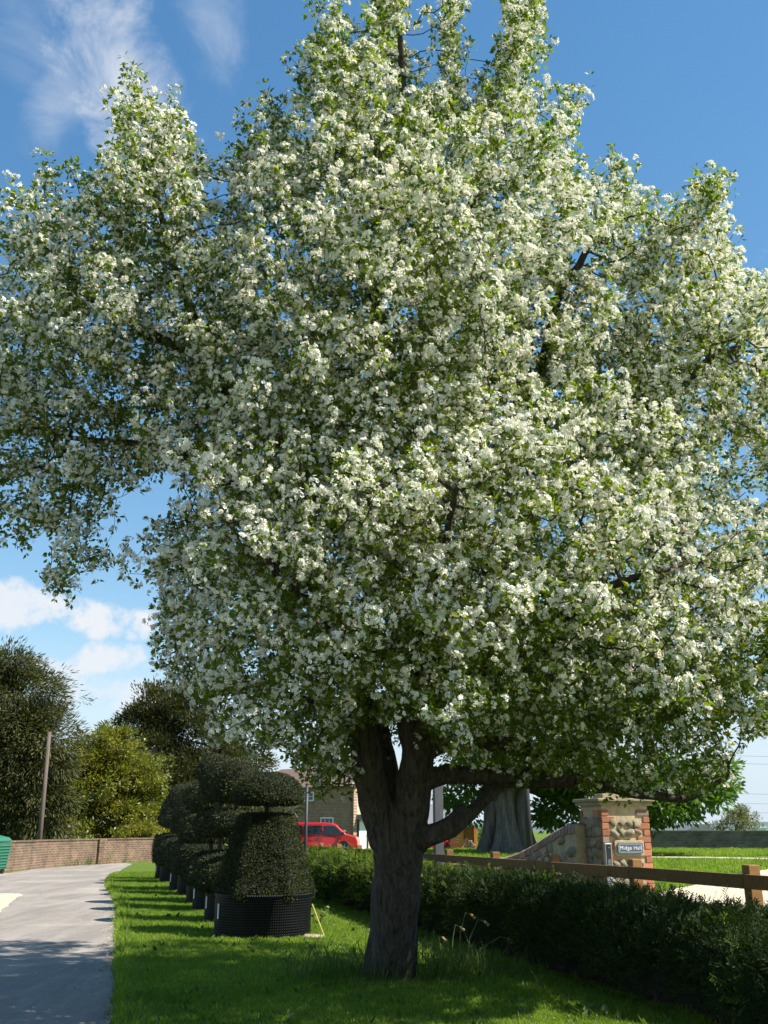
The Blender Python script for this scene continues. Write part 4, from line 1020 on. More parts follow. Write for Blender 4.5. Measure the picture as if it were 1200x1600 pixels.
def ramp_wall():
    # crest of the coping, read along the photograph, swept in plan from the pillar's back corner
    crest = [(912, 1285, 15.9), (890, 1290, 16.3), (868, 1303, 16.8), (845, 1318, 17.4), (820, 1331, 18.0), (795, 1339, 18.6), (765, 1344.5, 19.3), (730, 1347, 20.2), (690, 1348, 21.2)]
    pts = [at(*q) for q in crest]
    # resample evenly
    seg = [0]
    for a, b in zip(pts, pts[1:]): seg.append(seg[-1] + (b - a).length)
    def P_(s):
        for i in range(len(pts) - 1):
            if s <= seg[i + 1]: return pts[i].lerp(pts[i + 1], (s - seg[i]) / (seg[i + 1] - seg[i]))
        return pts[-1]
    o = thing('ramped_wall', (pts[4].x, pts[4].y, height(pts[4].x, pts[4].y)), 'low rubble stone wall with a swept brick coping running up to the pillar', 'wall')
    B = Vector(o.location); tot = seg[-1]; w = .30
    mb = MB(); ns = 40; vs = []
    for i in range(ns + 1):
        p = P_(tot * i / ns); d = P_(min(tot, tot * i / ns + .2)) - P_(max(0, tot * i / ns - .2)); d.z = 0; d.normalize(); s = Vector((-d.y, d.x, 0)) * w / 2 * 1.1
        g = height(p.x, p.y) - .3
        vs += [Vector((p.x, p.y, g)) + s - B, Vector((p.x, p.y, g)) - s - B, Vector((p.x, p.y, p.z - .045)) - s - B, Vector((p.x, p.y, p.z - .045)) + s - B]
    fs = []
    for i in range(ns):
        for k in range(4): fs.append((i * 4 + k, i * 4 + (k + 1) % 4, i * 4 + 4 + (k + 1) % 4, i * 4 + 4 + k))
    fs += [(0, 1, 2, 3), tuple(ns * 4 + k for k in (3, 2, 1, 0))]
    mb.add(vs, fs).build('rubble_core', M['mortar'], o)
    # each coping brick stands on edge across the wall, with a rounded back
    cb = []
    for sd in range(3):
        m = MB(); prof = [(-.19, -.10)] + [(-.19 * math.cos(a), -.02 + .09 * math.sin(a)) for a in np.linspace(.0, math.pi, 9)] + [(.19, -.10)]
        m.prism(prof, -.047, .047, lambda u, v, q: (q, u, v)); me = m.mesh('brick', M['buff_brick'] if sd else simple('dark_coping_brick', (.34, .24, .17), .9, (.20, .14, .10), 11, bmp=.8, bd=.02, rnd=.3))
        cb.append(me)
    s = .06; k = 0
    while s < tot - .06:
        p = P_(s); d = P_(min(tot, s + .06)) - P_(max(0, s - .06)); yaw = math.atan2(d.y, d.x); pit = -math.atan2(d.z, math.hypot(d.x, d.y))
        b = put('brick', cb[k % 3 if random.random() < .7 else 1], o, p - B + Vector((0, 0, -.065)), (1, 1, random.uniform(.94, 1.06)), (random.uniform(-.02, .02), pit, yaw)); s += .112; k += 1
    for i in range(260):
        s = random.uniform(.1, tot - .1); p = P_(s); d = P_(min(tot, s + .1)) - P_(max(0, s - .1)); d.z = 0; d.normalize(); nn = Vector((-d.y, d.x, 0))
        if nn.y > 0: nn = -nn
        g = height(p.x, p.y); zt = p.z - .2
        if zt < g: continue
        z = random.uniform(g, zt)
        put('stone', random.choice(STONES), o, Vector((p.x, p.y, z)) + nn * (w / 2 - .02) - B, (random.uniform(.17, .30), random.uniform(.12, .20), random.uniform(.12, .20)), (0, random.uniform(-.3, .3), math.atan2(d.y, d.x)))
ramp_wall()

# ================================================================== POSTS AND POLES
def post(name, px, t, z0, py_top, w, label, cat, square=True, lean=0, mat='post_metal', taper=1):
    b = at(px, 1300, t); top = at(px, py_top, t).z
    o = thing(name, (b.x, b.y, z0), label, cat)
    h = top - z0
    if square: MB().box((0, 0, h / 2), (w, w, h), rz=.2).build('shaft', M[mat], o, bevel=.008); MB().box((0, 0, h + .006), (w + .012, w + .012, .012), rz=.2).build('cap', M['dark_metal'], o)
    else:
        MB().tube([(0, 0, -.1), (lean * .5, 0, h * .5), (lean, 0, h)], [w / 2, w / 2 * (1 + taper) / 2, w / 2 * taper], 12).build('shaft', M[mat], o, smooth=True)
        MB().lathe([(w / 2 * taper + .004, 0), (w / 2 * taper + .004, .02)], 12, (lean, 0, h)).build('cap', M['dark_metal'], o)
    return o
b = at(685, 1300, 21); post('square_post', 685, 21, height(b.x, b.y), 1219, .19, 'grey square steel post standing behind the fence beside the apple trunk', 'post')
b = at(827, 1300, 24); post('round_post', 827, 24, height(b.x, b.y), 1120, .16, 'dark round post in front of the huge fluted trunk', 'post', False, -.06, 'dark_metal')
b = at(478, 1300, 17.5); post('thin_pole', 478, 17.5, 0, 1225, .055, 'thin dark pole between the nearest topiary and the red van', 'pole', False, 0, 'dark_metal')

# ================================================================== FOLIAGE MASSES
def leafy(name, label, cat, base, trunk_pts, trunk_r, blobs, nleaf, ll, lw, mat, bmat='dull_bark', clump=.45, droop=0, out=.5, group=None, per=26, trunk_mesh=None, limbs_n=8, upright=0):
    """trunk, limbs reaching into the crown and a crown of leaf clumps; blobs are (centre, rx, ry, rz) in metres"""
    o = thing(name, base, label, cat, group); B = np.array(base)
    if trunk_mesh is None:
        mb = MB(); mb.tube([Vector(p) - Vector(base) for p in trunk_pts], trunk_r, 10, cap=True)
        mb.build('trunk', M[bmat], o, smooth=True)
    lm = MB(); tops = Vector(trunk_pts[-1])
    C, D, Nn = [], [], []
    vol = np.array([b[1] * b[2] * b[3] for b in blobs]) ** .67; vol /= vol.sum()
    for (c, rx, ry, rz), f in zip(blobs, vol):
        nc = max(3, int(nleaf * f / per)); c = np.array(c); nb = max(3, nc // 9)
        ub = unit(nb); q = c + ub * (rng.random((nb, 1)) ** .33) * np.array([rx, ry, rz]) * (1 + .13 * rng.normal(size=(nb, 1)))
        pick = rng.integers(0, nb, nc); bs = rng.uniform(.10, .25, nb)[pick][:, None] * (rx * ry * rz) ** (1 / 3)
        q = q[pick] + rng.normal(size=(nc, 3)) * bs * np.array([1, 1, .55]); u = q - c; u /= np.linalg.norm(u, axis=1, keepdims=True)
        for _ in range(limbs_n if len(blobs) < 3 else 3):
            e = Vector(q[rng.integers(nc)]); s = Vector(trunk_pts[rng.integers(len(trunk_pts) // 2, len(trunk_pts))]); m_ = s.lerp(e, .5) + Vector((0, 0, .25))
            lm.tube([s - Vector(base), m_ - Vector(base), e - Vector(base)], [trunk_r[-1] * .6, trunk_r[-1] * .4, .015], 6, cap=False)
        cl = np.repeat(q, per, 0); uu = np.repeat(u, per, 0); k = len(cl)
        dd = unit(k); p = cl + dd * clump * (rng.random((k, 1)) ** .5) * np.array([1, 1, .7])
        C.append(p); D.append(uu * out + dd * .7 + np.array([0, 0, -droop + upright])); Nn.append(unit(k) * .8 + uu * .3 + np.array([0, 0, .8]))
    C, D, Nn = map(np.concatenate, (C, D, Nn)); k = len(C)
    gk = C[:, 2] > .15; C, D, Nn = C[gk], D[gk], Nn[gk]; k = len(C)
    Q = leaf_quads(C - B, D, Nn, rng.uniform(.7, 1.3, k) * ll, rng.uniform(.75, 1.2, k) * lw)
    lo = lm.build('limbs', M[bmat], o, smooth=True); lo['kind'] = 'stuff'
    cr = link('crown', quads_mesh('crown', Q, M[mat]), o); cr['kind'] = 'stuff'
    return o
def blob(px, py, t, rx, ry, rd): return (tuple(at(px, py, t)), rx * t / FPX, rd, ry * t / FPX)
g0 = at(20, 1340, 42); g0.z = 0
leafy('conifer_tree', 'tall dark feathery conifer at the far left behind the leaning pole', 'tree', tuple(g0),
      [(g0.x, g0.y, 0), (g0.x, g0.y, 3), (g0.x + .1, g0.y, 6)], [.35, .28, .12],
      [blob(40, 1090, 42, 72, 62, 1.8), blob(0, 1150, 42, 105, 80, 2.4), blob(75, 1160, 41.5, 52, 80, 1.6), blob(-40, 1230, 42, 120, 80, 2.5), blob(70, 1240, 41, 50, 60, 1.3), blob(30, 1260, 41, 50, 40, 1.4), blob(-60, 1120, 43, 90, 110, 2.2), blob(15, 1045, 42, 45, 30, 1.2), blob(20, 1295, 43, 80, 28, 1.0), blob(-60, 1290, 43, 80, 35, 1.0)],
      110000, .24, .05, 'conifer_leaf', clump=.5, droop=.35, out=1.0, per=22)
g1 = at(165, 1330, 47); g1.z = 0
leafy('laurel_tree', 'rounded yellow green laurel tree overhanging the brick wall', 'tree', tuple(g1),
      [(g1.x, g1.y, 0), (g1.x, g1.y, 1.2), (g1.x, g1.y, 2.4)], [.16, .13, .08],
      [blob(168, 1185, 46, 48, 42, 1.5), blob(140, 1220, 45, 55, 50, 1.5), blob(200, 1225, 46, 52, 50, 1.5), blob(115, 1265, 44, 50, 40, 1.3), blob(175, 1275, 44.5, 60, 32, 1.2), blob(225, 1275, 45.5, 40, 34, 1.1), blob(90, 1290, 43, 25, 20, .7), blob(120, 1225, 45, 45, 55, 1.4), blob(215, 1255, 46, 45, 50, 1.4), blob(150, 1302, 42.5, 80, 14, .6), blob(225, 1300, 43.5, 45, 16, .6), blob(178, 1165, 46.5, 40, 30, 1.2)],
      70000, .17, .075, 'laurel_leaf', clump=.32, out=.6, per=20)
g2 = at(262, 1330, 60); g2.z = 0
leafy('yew_tree', 'dark bronze tipped evergreen tree behind the row of topiaries', 'tree', tuple(g2),
      [(g2.x, g2.y, 0), (g2.x, g2.y, 4), (g2.x, g2.y, 7)], [.4, .3, .12],
      [blob(255, 1110, 60, 48, 36, 2), blob(215, 1135, 60, 22, 34, 1.2), blob(250, 1165, 60, 55, 50, 2.2), blob(300, 1150, 60, 60, 70, 2.4), blob(270, 1230, 59, 70, 50, 2.2), blob(340, 1215, 60, 60, 70, 2.2), blob(285, 1275, 58, 60, 40, 1.8), blob(235, 1200, 58, 45, 60, 1.8), blob(225, 1105, 60, 35, 30, 1.4), blob(300, 1100, 60, 40, 30, 1.5)],
      64000, .24, .075, 'dark_leaf', clump=.6, upright=.5, out=.5, per=22)
g3 = at(380, 1330, 66); g3.z = 0
leafy('yew_tree', 'dark evergreen tree half hidden between the topiaries and the house', 'tree', tuple(g3),
      [(g3.x, g3.y, 0), (g3.x, g3.y, 3), (g3.x, g3.y, 5)], [.35, .28, .12],
      [blob(380, 1200, 66, 60, 70, 2.4), blob(420, 1260, 64, 55, 50, 2), blob(350, 1270, 64, 60, 45, 2)], 9000, .28, .10, 'dark_leaf', clump=.6, out=.5, per=22)
# the ancient fluted trunk and its low crown
AT = 38.5; ag = at(790, 1300, AT); ag.z = height(ag.x, ag.y)
an = leafy('ancient_tree', 'ancient tree with a huge fluted grey trunk on the lawn behind the fence', 'tree', tuple(ag),
      [(ag.x, ag.y, 1.8), (ag.x + .3, ag.y, 3.2), (ag.x + .6, ag.y, 4.5)], [.8, .6, .4],
      [blob(900, 1215, AT, 110, 32, 2.6), blob(870, 1262, AT + .5, 42, 34, 1.6), blob(980, 1235, AT, 90, 40, 2.4), blob(1070, 1235, AT - 1, 75, 45, 2.2), blob(1040, 1272, AT, 70, 22, 1.6), blob(1115, 1225, AT - 1, 38, 32, 1.2), blob(915, 1285, AT + 2, 50, 22, 1.2),
       blob(800, 1190, AT, 110, 36, 2.6), blob(716, 1240, AT, 26, 26, 1), blob(738, 1258, AT + 2, 12, 18, .8), blob(860, 1110, AT + 1, 190, 60, 4), blob(700, 1110, AT + 1, 120, 50, 3), blob(820, 1010, AT + 2, 150, 60, 3.5)],
      44000, .24, .13, 'chestnut_leaf', 'old_bark', clump=.5, out=.35, droop=.2, per=24, trunk_mesh=1)
def fluted():
    mb = MB(); n, kz = 220, 34; H = 3.3; vs = []
    lob = [(i * 6.2832 / 11 + random.uniform(-.15, .15), random.uniform(.27, .34), random.uniform(.26, .42)) for i in range(11)]
    for j in range(kz + 1):
        f = j / kz; z = f * H; r0 = .93 + .55 * math.exp(-f * 6) + .10 * max(0, f - .7)
        for k in range(n):
            a = 2 * math.pi * k / n; q = 0
            for i, (a0, w, h) in enumerate(lob):
                d = (a - a0 - .25 * math.sin(z * 1.1 + i) * (.3 + f) + math.pi) % (2 * math.pi) - math.pi; q = max(q, h * (1.0 - (d / w) ** 2) ** .5 * (1.25 - .45 * f) if abs(d) < w else 0)
            r = r0 * (.50 + q * 1.55) + .05 * noise.noise((math.cos(a) * 3, math.sin(a) * 3, z * 1.2)); r = max(r, .42)
            vs.append((r * math.cos(a) + f * .12, r * math.sin(a), z - .25))
    fs = [(j * n + k, j * n + (k + 1) % n, (j + 1) * n + (k + 1) % n, (j + 1) * n + k) for j in range(kz) for k in range(n)] + [tuple(kz * n + k for k in range(n))]
    mb.add(vs, fs); mb.build('trunk', M['old_bark'], an, smooth=True)
    for (a, z, r_) in ((-2.2, 2.25, .30), (-1.9, 2.6, .22), (-.9, 2.5, .2)):
        put('burr', STONES[int(z * 3) % 7], an, (math.cos(a) * .95 + .1, math.sin(a) * .95, z), (r_ * 1.3, r_, r_ * 2), (0, .2, 0)).data = burr_mesh
burr_mesh = lump(40, .5, .5, .5); burr_mesh.materials.clear(); burr_mesh.materials.append(M['old_bark']); burr_mesh.name = 'burr'
fluted()
g4 = at(1150, 1296, 75); g4.z = 0
leafy('bushy_tree', 'pale half bare bushy tree beyond the grey wall at the right', 'tree', (g4.x, g4.y, 0), [(g4.x, g4.y, 0), (g4.x, g4.y, 1), (g4.x, g4.y, 1.8)], [.12, .1, .05],
      [blob(1148, 1283, 75, 32, 20, 1.5), blob(1155, 1272, 75, 18, 12, 1)], 3800, .16, .09, 'grey_leaf', clump=.35, per=12)
g5 = at(750, 1320, 62); g5.z = -.2
leafy('shrub', 'rounded green shrub beside the log store', 'shrub', tuple(g5), [(g5.x, g5.y, -.2), (g5.x, g5.y, .3), (g5.x, g5.y, .7)], [.08, .06, .04],
      [blob(752, 1315, 62, 22, 18, .9)], 2200, .14, .08, 'chestnut_leaf', clump=.25, per=12)

# ================================================================== FAR BRICK WALL, LEANING POLE, BIN
def wall_run(parent, name, a, b, h, w, mat, cope=None):
    a, b = Vector(a), Vector(b); d = b - a; L_ = math.hypot(d.x, d.y); rz = math.atan2(d.y, d.x)
    o = MB().box((L_ / 2, 0, h / 2 - .1), (L_, w, h + .2)).build(name, mat, parent); o.location = a - Vector(parent.location); o.rotation_euler = (0, 0, rz)
    if cope: q = MB().box((L_ / 2, 0, h + .025), (L_ + .01, w + .06, .05)).build('coping', cope, parent); q.location = o.location; q.rotation_euler = o.rotation_euler
    return o
pts = [gnd(-160, 1377), gnd(14, 1362), gnd(66, 1356), gnd(152, 1350), gnd(262, 1344.5)]
bw = thing('brick_wall', pts[2], 'old red brick garden wall bounding the road at the far left', 'wall')
for a, b in zip(pts, pts[1:]): wall_run(bw, 'wall_panel', a, b, .93, .24, M['old_brick'], M['old_brick'])
for p in (pts[3],): MB().box((p.x - bw.location.x + .1, p.y - bw.location.y - .14, .48), (.42, .3, .96), rz=1.1).build('buttress', M['old_brick'], bw, bevel=.01)
pb = gnd(58, 1356)
tpole = at(76, 1143, 36.5)
pl = thing('utility_pole', pb, 'bare leaning wooden utility pole beside the far brick wall', 'pole')
MB().tube([(0, 0, -.1), (Vector((tpole.x, pb.y, tpole.z)) - pb) * .5, Vector((tpole.x, pb.y, tpole.z)) - pb], [.09, .08, .065], 12).build('shaft', M['pole'], pl, smooth=True)
MB().box((-.16, -.1, .3), (.10, .08, .62), ry=.12).build('cable_guard', M['post_metal'], pl)
def bin_():
    c = gnd(-24, 1366)
    o = thing('wheelie_bin', c, 'large ribbed green commercial bin at the left edge by the wall', 'bin', rz=-.15)
    b = MB(); W_, D_ = 1.1, .9
    b.add([(sx * W_ / 2 * k, sy * D_ / 2 * k, z) for z, k in ((.14, .86), (.95, 1.0)) for sx, sy in ((-1, -1), (1, -1), (1, 1), (-1, 1))], [(0, 3, 2, 1), (4, 5, 6, 7), (0, 1, 5, 4), (1, 2, 6, 5), (2, 3, 7, 6), (3, 0, 4, 7)]).build('body', M['green_bin'], o, bevel=.02)
    for i in range(8):
        z = .22 + i * .09; k = .86 + .14 * (z - .14) / .81; MB().box((0, 0, z), (W_ * k + .05, D_ * k + .05, .04)).build('rib', M['green_bin'], o, bevel=.008)
    lid = MB(); lid.lathe([(.70, .97), (.72, 1.0), (.62, 1.10), (.3, 1.17), (.02, 1.18)], 32, sq=lambda a: .82 / max(abs(math.cos(a)), abs(math.sin(a)) * 1.15)); lid.build('lid', M['green_bin'], o, smooth=False)
    for sx in (-1, 1):
        for sy in (-1, 1): MB().tube([(sx * .4 - .03, sy * .32, .08), (sx * .4 + .03, sy * .32, .08)], .08, 14).build('wheel', M['rubber'], o)
bin_()

# ================================================================== RIGHT BOUNDARY WALL AND WHAT LIES BEYOND
a, b = gnd(985, 1327, .35), gnd(1420, 1330, .35)
gw = thing('stone_wall', (a.x, a.y, .35), 'long low grey rubble wall closing the lawn at the right', 'wall')
zt = at(1150, 1299, a.y / 1.065).z
wall_run(gw, 'wall_panel', (a.x, a.y, .35), (b.x, b.y, .35), max(.7, zt - .35), .4, M['grey_wall'], M['cap'])
c = at(1086, 1297, 95); fr = thing('distant_shed', (c.x, c.y, -.6), 'far grey roof just showing over the stone wall', 'shed')
MB().box((0, 0, .8), (2.6, 3, 1.6)).build('wall', M['grey_wall'], fr); MB().prism([(-1.6, 1.6), (1.6, 1.6), (.9, 2.25), (-.2, 2.3)], -1.7, 1.7, lambda u, v, w: (u, w, v)).build('roof', M['slate'], fr)
c = at(1184, 1297, 160); fr = thing('white_cottage', (c.x, c.y, -1), 'tiny white building far off beyond the stone wall', 'building')
MB().box((0, 0, 1.2), (2.0, 3, 2.3)).build('wall', M['far_white'], fr); MB().prism([(-1.1, 2.35), (1.1, 2.35), (.8, 2.6), (-.8, 2.6)], -1.6, 1.6, lambda u, v, w: (u, w, v)).build('roof', M['far_white'], fr)
def hills():
    mb = MB(); n = 60; vs = []
    for i in range(n + 1):
        x = -3500 + 9000 * i / n; h = 22 + 28 * noise.noise((i * .15, 1, 0)) + 12 * noise.noise((i * .5, 4, 0)); vs += [(x, 5200, -30), (x, 5600, max(2, h) + 6), (x, 5900, -30)]
    mb.add(vs, [(i * 3 + k, i * 3 + k + 1, i * 3 + 4 + k, i * 3 + 3 + k) for i in range(n) for k in range(2)])
    tag(mb.build('hills', M['hill'], smooth=True), kind='structure')
hills()
for i, py in enumerate((1178, 1190, 1237, 1252, 1266)):
    a, b = at(900, py - 6, 130), at(1500, py + 10, 120); m_ = a.lerp(b, .5); m_.z -= .35
    pts = [a * (1 - f) ** 2 + m_ * 2 * f * (1 - f) + b * f * f for f in np.linspace(0, 1, 14)]
    o = link('power_line', MB().tube([p - pts[0] for p in pts], .022, 4).mesh('power_line', M['wire']))
    o.location = pts[0]; tag(o, ('topmost', 'second', 'middle', 'fourth', 'lowest')[i] + ' of the five thin power lines crossing the sky at the right edge', 'power line', 'power lines at the right')

# ================================================================== HOUSE
def house():
    ht = 75; c = at(552, 1330, ht); gz = -.32; c.z = gz
    o = thing('cottage', c, 'brown brick cottage with a cream stone gable behind the red van', 'house')
    aL = R(132); aR = R(40)                              # directions of the two walls from the near corner
    dL = Vector((math.cos(aL + R(8)), math.sin(aL + R(8)), 0)); dR = Vector((-dL.y, dL.x, 0)) * -1
    if dR.x < 0: dR = -dR
    eav = at(552, 1226, ht).z - gz; LL, RR = 12.0, 7.0; ap = eav + 1.7
    def part(nm, mat, f, parent=o, **k): return f.build(nm, mat, parent, **k)
    yawL = math.atan2(-dL.y, -dL.x)                      # local x runs towards the corner
    w = MB().box((-LL / 2, .2, eav / 2), (LL, .4, eav)).build('wall', M['house_brick'], o); w.rotation_euler = (0, 0, yawL)
    yawR = math.atan2(dR.y, dR.x)
    g = MB().prism([(0, 0), (RR, 0), (RR, eav), (RR / 2, ap), (0, eav)], 0.002, .4, lambda u, v, q: (u, q, v)).build('gable', M['cream_stone'], o); g.rotation_euler = (0, 0, yawR)
    rf = MB(); A = Vector((0, 0, eav)); e1, e2, r1, r2 = A, A + dL * LL, A + dR * RR / 2 + Vector((0, 0, ap - eav)), A + dR * RR / 2 + dL * LL + Vector((0, 0, ap - eav))
    e3, e4 = A + dR * RR, A + dR * RR + dL * LL; k = Vector((0, 0, .12)); ov = (A - r1).normalized() * .3
    rf.add([e1 + ov, e2 + ov, r2, r1, e1 + ov + k, e2 + ov + k, r2 + k, r1 + k], [(0, 1, 2, 3), (7, 6, 5, 4), (0, 4, 5, 1), (1, 5, 6, 2), (2, 6, 7, 3), (3, 7, 4, 0)])
    rf.add([e3, e4, r2, r1, e3 + k, e4 + k, r2 + k, r1 + k], [(3, 2, 1, 0), (4, 5, 6, 7), (1, 5, 4, 0), (2, 6, 5, 1), (3, 7, 6, 2), (0, 4, 7, 3)]); rf.build('roof', M['roof_tile'], o)
    bkL = MB().box((-LL / 2, .2, eav / 2), (LL, .4, eav)).build('wall', M['house_brick'], o); bkL.location = dR * (RR - .4); bkL.rotation_euler = (0, 0, yawL)
    fin = MB(); fin.box((.1, .15, eav + .12), (.5, .5, .24)); fin.lathe([(.10, .24), (.05, .4), (.16, .52), (.16, .62), (.06, .75), (.02, .85)], 10, (.12, .15, eav)); fin.build('finial', M['far_white'], o)
    def window(x, z, w_, h_, yaw, nx, nz):
        f = MB()
        for sx in (-1, 1): f.box((x + sx * (w_ / 2 - .04), -.02, z), (.09, .09, h_))
        for sz in (-1, 1): f.box((x, -.022, z + sz * (h_ / 2 - .04)), (w_ - .18 + .01, .085, .09))
        fo = f.build('window', M['white'], o); fo.rotation_euler = (0, 0, yaw)
        MB().box((x, -.006, z), (w_ - .1, .03, h_ - .1)).build('pane', M['glass'], fo)
        bb = MB()
        for i in range(1, nx): bb.box((x - w_ / 2 + w_ * i / nx, -.026, z), (.045, .03, h_ - .17))
        for i in range(1, nz): bb.box((x, -.029, z - h_ / 2 + h_ * i / nz), (w_ - .17, .03, .045))
        bb.build('glazing_bars', M['white'], fo)
        MB().box((x, -.05, z - h_ / 2 - .05), (w_ + .15, .16, .09)).build('sill', M['cap'], fo)
    def xl(px):                                          # distance along the left wall for a photograph column
        u = (px - 600) / FPX; k = 1.068
        return (u * c.y / k - c.x) / (dL.x - u * dL.y / k)
    zz = lambda py: at(510, py, ht + 2).z - gz
    x0, x1 = xl(520), xl(500); window(-(x0 + x1) / 2, (zz(1277) + zz(1296)) / 2, abs(x1 - x0), zz(1277) - zz(1296), yawL, 3, 2)
    x0, x1 = xl(488), xl(472); window(-(x0 + x1) / 2, zz(1243), abs(x1 - x0), zz(1237) - zz(1252), yawL, 2, 2)
    door = MB().box((1.05, -.03, 1.1), (.85, .07, 2.15)).build('door', M['white'], o); door.rotation_euler = (0, 0, yawR)
    dp = MB()
    for xx in (.85, 1.25):
        for z in (.55, 1.45): dp.box((xx, -.07, z), (.26, .015, .7))
    dp.build('door_panels', M['white'], door); MB().lathe([(.03, 0), (.03, .06)], 8, (1.38, -.1, 1.05)).build('handle', M['dark_metal'], door)
    fr = MB(); 
    for xx in (.5, 1.6): fr.box((xx, -.05, 1.15), (.14, .14, 2.3))
    fr.build('door_frame', M['dark_metal'], o).rotation_euler = (0, 0, yawR)
    MB().prism([(.25, 2.38), (1.85, 2.38), (1.75, 2.7), (.35, 2.7)], -.8, .0, lambda u, v, q: (u, q, v)).build('door_canopy', M['slate'], o).rotation_euler = (0, 0, yawR)
house()

# ================================================================== RED VAN AND RED CAR
def vehicle(name, loc, rz, L_, H_, W_, lower, roofl, label, cat, wheels, wr, windows, sliding=True):
    o = thing(name, loc, label, cat, rz=rz)
    def loft(profile, name, mat, tumble):
        b = bmesh.new(); n = len(profile); rings = []
        for y, k in ((-1, 1), (-.94, 1.012), (.94, 1.012), (1, 1)):
            ring = []
            for x, z in profile:
                tz = max(0, (z - 1.0) / H_); hw = W_ / 2 * (1 - tumble * tz)
                ring.append(b.verts.new(((x - L_ / 2) * k + 0, y * hw, H_ * .5 + (z - H_ * .5) * (k if abs(y) < 1 else 1))))
            rings.append(ring)
        for r0, r1 in zip(rings, rings[1:]):
            for i in range(n): b.faces.new((r0[i], r0[(i + 1) % n], r1[(i + 1) % n], r1[i]))
        b.faces.new(rings[0][::-1]); b.faces.new(rings[-1]); bmesh.ops.recalc_face_normals(b, faces=b.faces)
        me = bpy.data.meshes.new(name); b.to_mesh(me); b.free(); me.materials.append(mat)
        q = link(name, me, o); m = q.modifiers.new('bevel', 'BEVEL'); m.width = .05; m.segments = 3; m.angle_limit = R(35); return q
    body = loft(lower + roofl, 'body', M['red_paint'], .22)
    for sd in (-1, 1):
        for poly in windows:
            mb = MB(); f = lambda u, v, q: (u - L_ / 2, sd * (W_ / 2 * (1 - .22 * max(0, (v - 1.0) / H_)) * 1.003 + q), v)
            mb.prism(poly, -.012, .012, f); mb.build('window', M['glass'], o)
        for x in wheels:
            t = MB(); t.lathe([(wr * .62, -.11), (wr * .96, -.11), (wr, -.07), (wr, .07), (wr * .96, .11), (wr * .62, .11)], 28)
            w = t.build('wheel', M['rubber'], o, smooth=False); w.rotation_euler = (R(90), 0, 0); w.location = (x - L_ / 2, sd * (W_ / 2 - .06), wr)
            rm = MB(); rm.lathe([(wr * .64, -.06), (wr * .64, .09), (wr * .55, .10), (.05, .07)], 20)
            for k in range(5):
                a = k * 1.2566; rm.box((math.cos(a) * wr * .35, math.sin(a) * wr * .35, .115), (wr * .5, .07, .02), rz=a)
            h = rm.build('rim', M['silver'], w)
            if sd < 0: h.rotation_euler = (0, 0, 0)
            else: h.rotation_euler = (R(180), 0, 0)
            ar = MB(); pts = [(x - L_ / 2 + (wr + .07) * math.cos(a), sd * (W_ / 2 + .004), wr + (wr + .07) * math.sin(a)) for a in np.linspace(-.1, math.pi + .1, 16)]
            ar.tube(pts, .045, 6).build('wheel_arch', M['black'], o)
        MB().box((L_ * .295, sd * (W_ / 2 + .12), 1.22 * H_ / 1.95 + .02), (.14, .2, .2)).build('mirror', M['black'], o, bevel=.03)
        MB().box((L_ / 2 - .12, sd * (W_ / 2 - .16), .82 * H_ / 1.95), (.3, .28, .17)).build('headlight', M['lamp'], o, bevel=.03)
        MB().box((-L_ * .06, sd * (W_ / 2 + .012), .98 * H_ / 1.95), (.16, .03, .04)).build('door_handle', M['red_paint'], o)
        for xx in (-.02, .21): MB().box((L_ * xx, sd * (W_ / 2 + .004), H_ * .38), (.012, .012, H_ * .42)).build('door_seam', M['black'], o)
        sm = MB(); sm.box((-L_ * .16, sd * (W_ / 2 + .005), H_ * .46), (L_ * .3, .012, .02)); sm.build('door_rail', M['black'], o)
    MB().box((L_ / 2 - .02, 0, .36), (.12, W_ * .86, .22)).build('bumper', M['black'], o, bevel=.03)
    return o
VT = 68; vc = at(506, 1331, VT)
van = vehicle('parked_van', (vc.x, vc.y, -.24), R(-4), 4.95, 1.95, 1.9,
        [(.04, .30), (4.80, .28), (4.93, .45), (4.93, .78), (4.80, 1.02), (4.15, 1.18)], [(3.45, 1.78), (3.15, 1.92), (2.6, 1.96), (.35, 1.95), (.12, 1.85), (.02, 1.1)],
        'red passenger van parked in front of the brown brick cottage', 'van', (.98, 4.0), .33,
        [[(2.55, 1.16), (3.95, 1.16), (3.42, 1.70), (3.2, 1.76), (2.55, 1.76)], [(1.15, 1.18), (2.45, 1.18), (2.45, 1.77), (1.15, 1.77)], [(.22, 1.18), (1.07, 1.18), (1.07, 1.77), (.30, 1.77)]])
ws = MB(); ws.add([(4.12 - 2.475, -.78, 1.21), (4.12 - 2.475, .78, 1.21), (3.48 - 2.475, .70, 1.78), (3.48 - 2.475, -.70, 1.78)], [(0, 1, 2, 3)])
for i, v in enumerate(ws.v): ws.v[i] = (v[0] + .03, v[1], v[2] + .03)
ws.build('windscreen', M['glass'], van)
cc = at(672, 1331, 60)
car = vehicle('parked_car', (cc.x, cc.y, -.28), R(0), 3.9, 1.42, 1.7,
        [(.03, .28), (3.78, .26), (3.88, .42), (3.86, .66), (3.6, .82), (2.85, .92)], [(2.2, 1.36), (1.9, 1.42), (1.0, 1.42), (.35, 1.3), (.05, .9)],
        'red hatchback car showing between the apple trunk and the timber log store', 'car', (.72, 3.1), .30,
        [[(1.6, .93), (2.68, .93), (2.15, 1.30), (1.6, 1.34)], [(.35, .95), (1.52, .95), (1.52, 1.34), (.95, 1.34), (.45, 1.24)]])

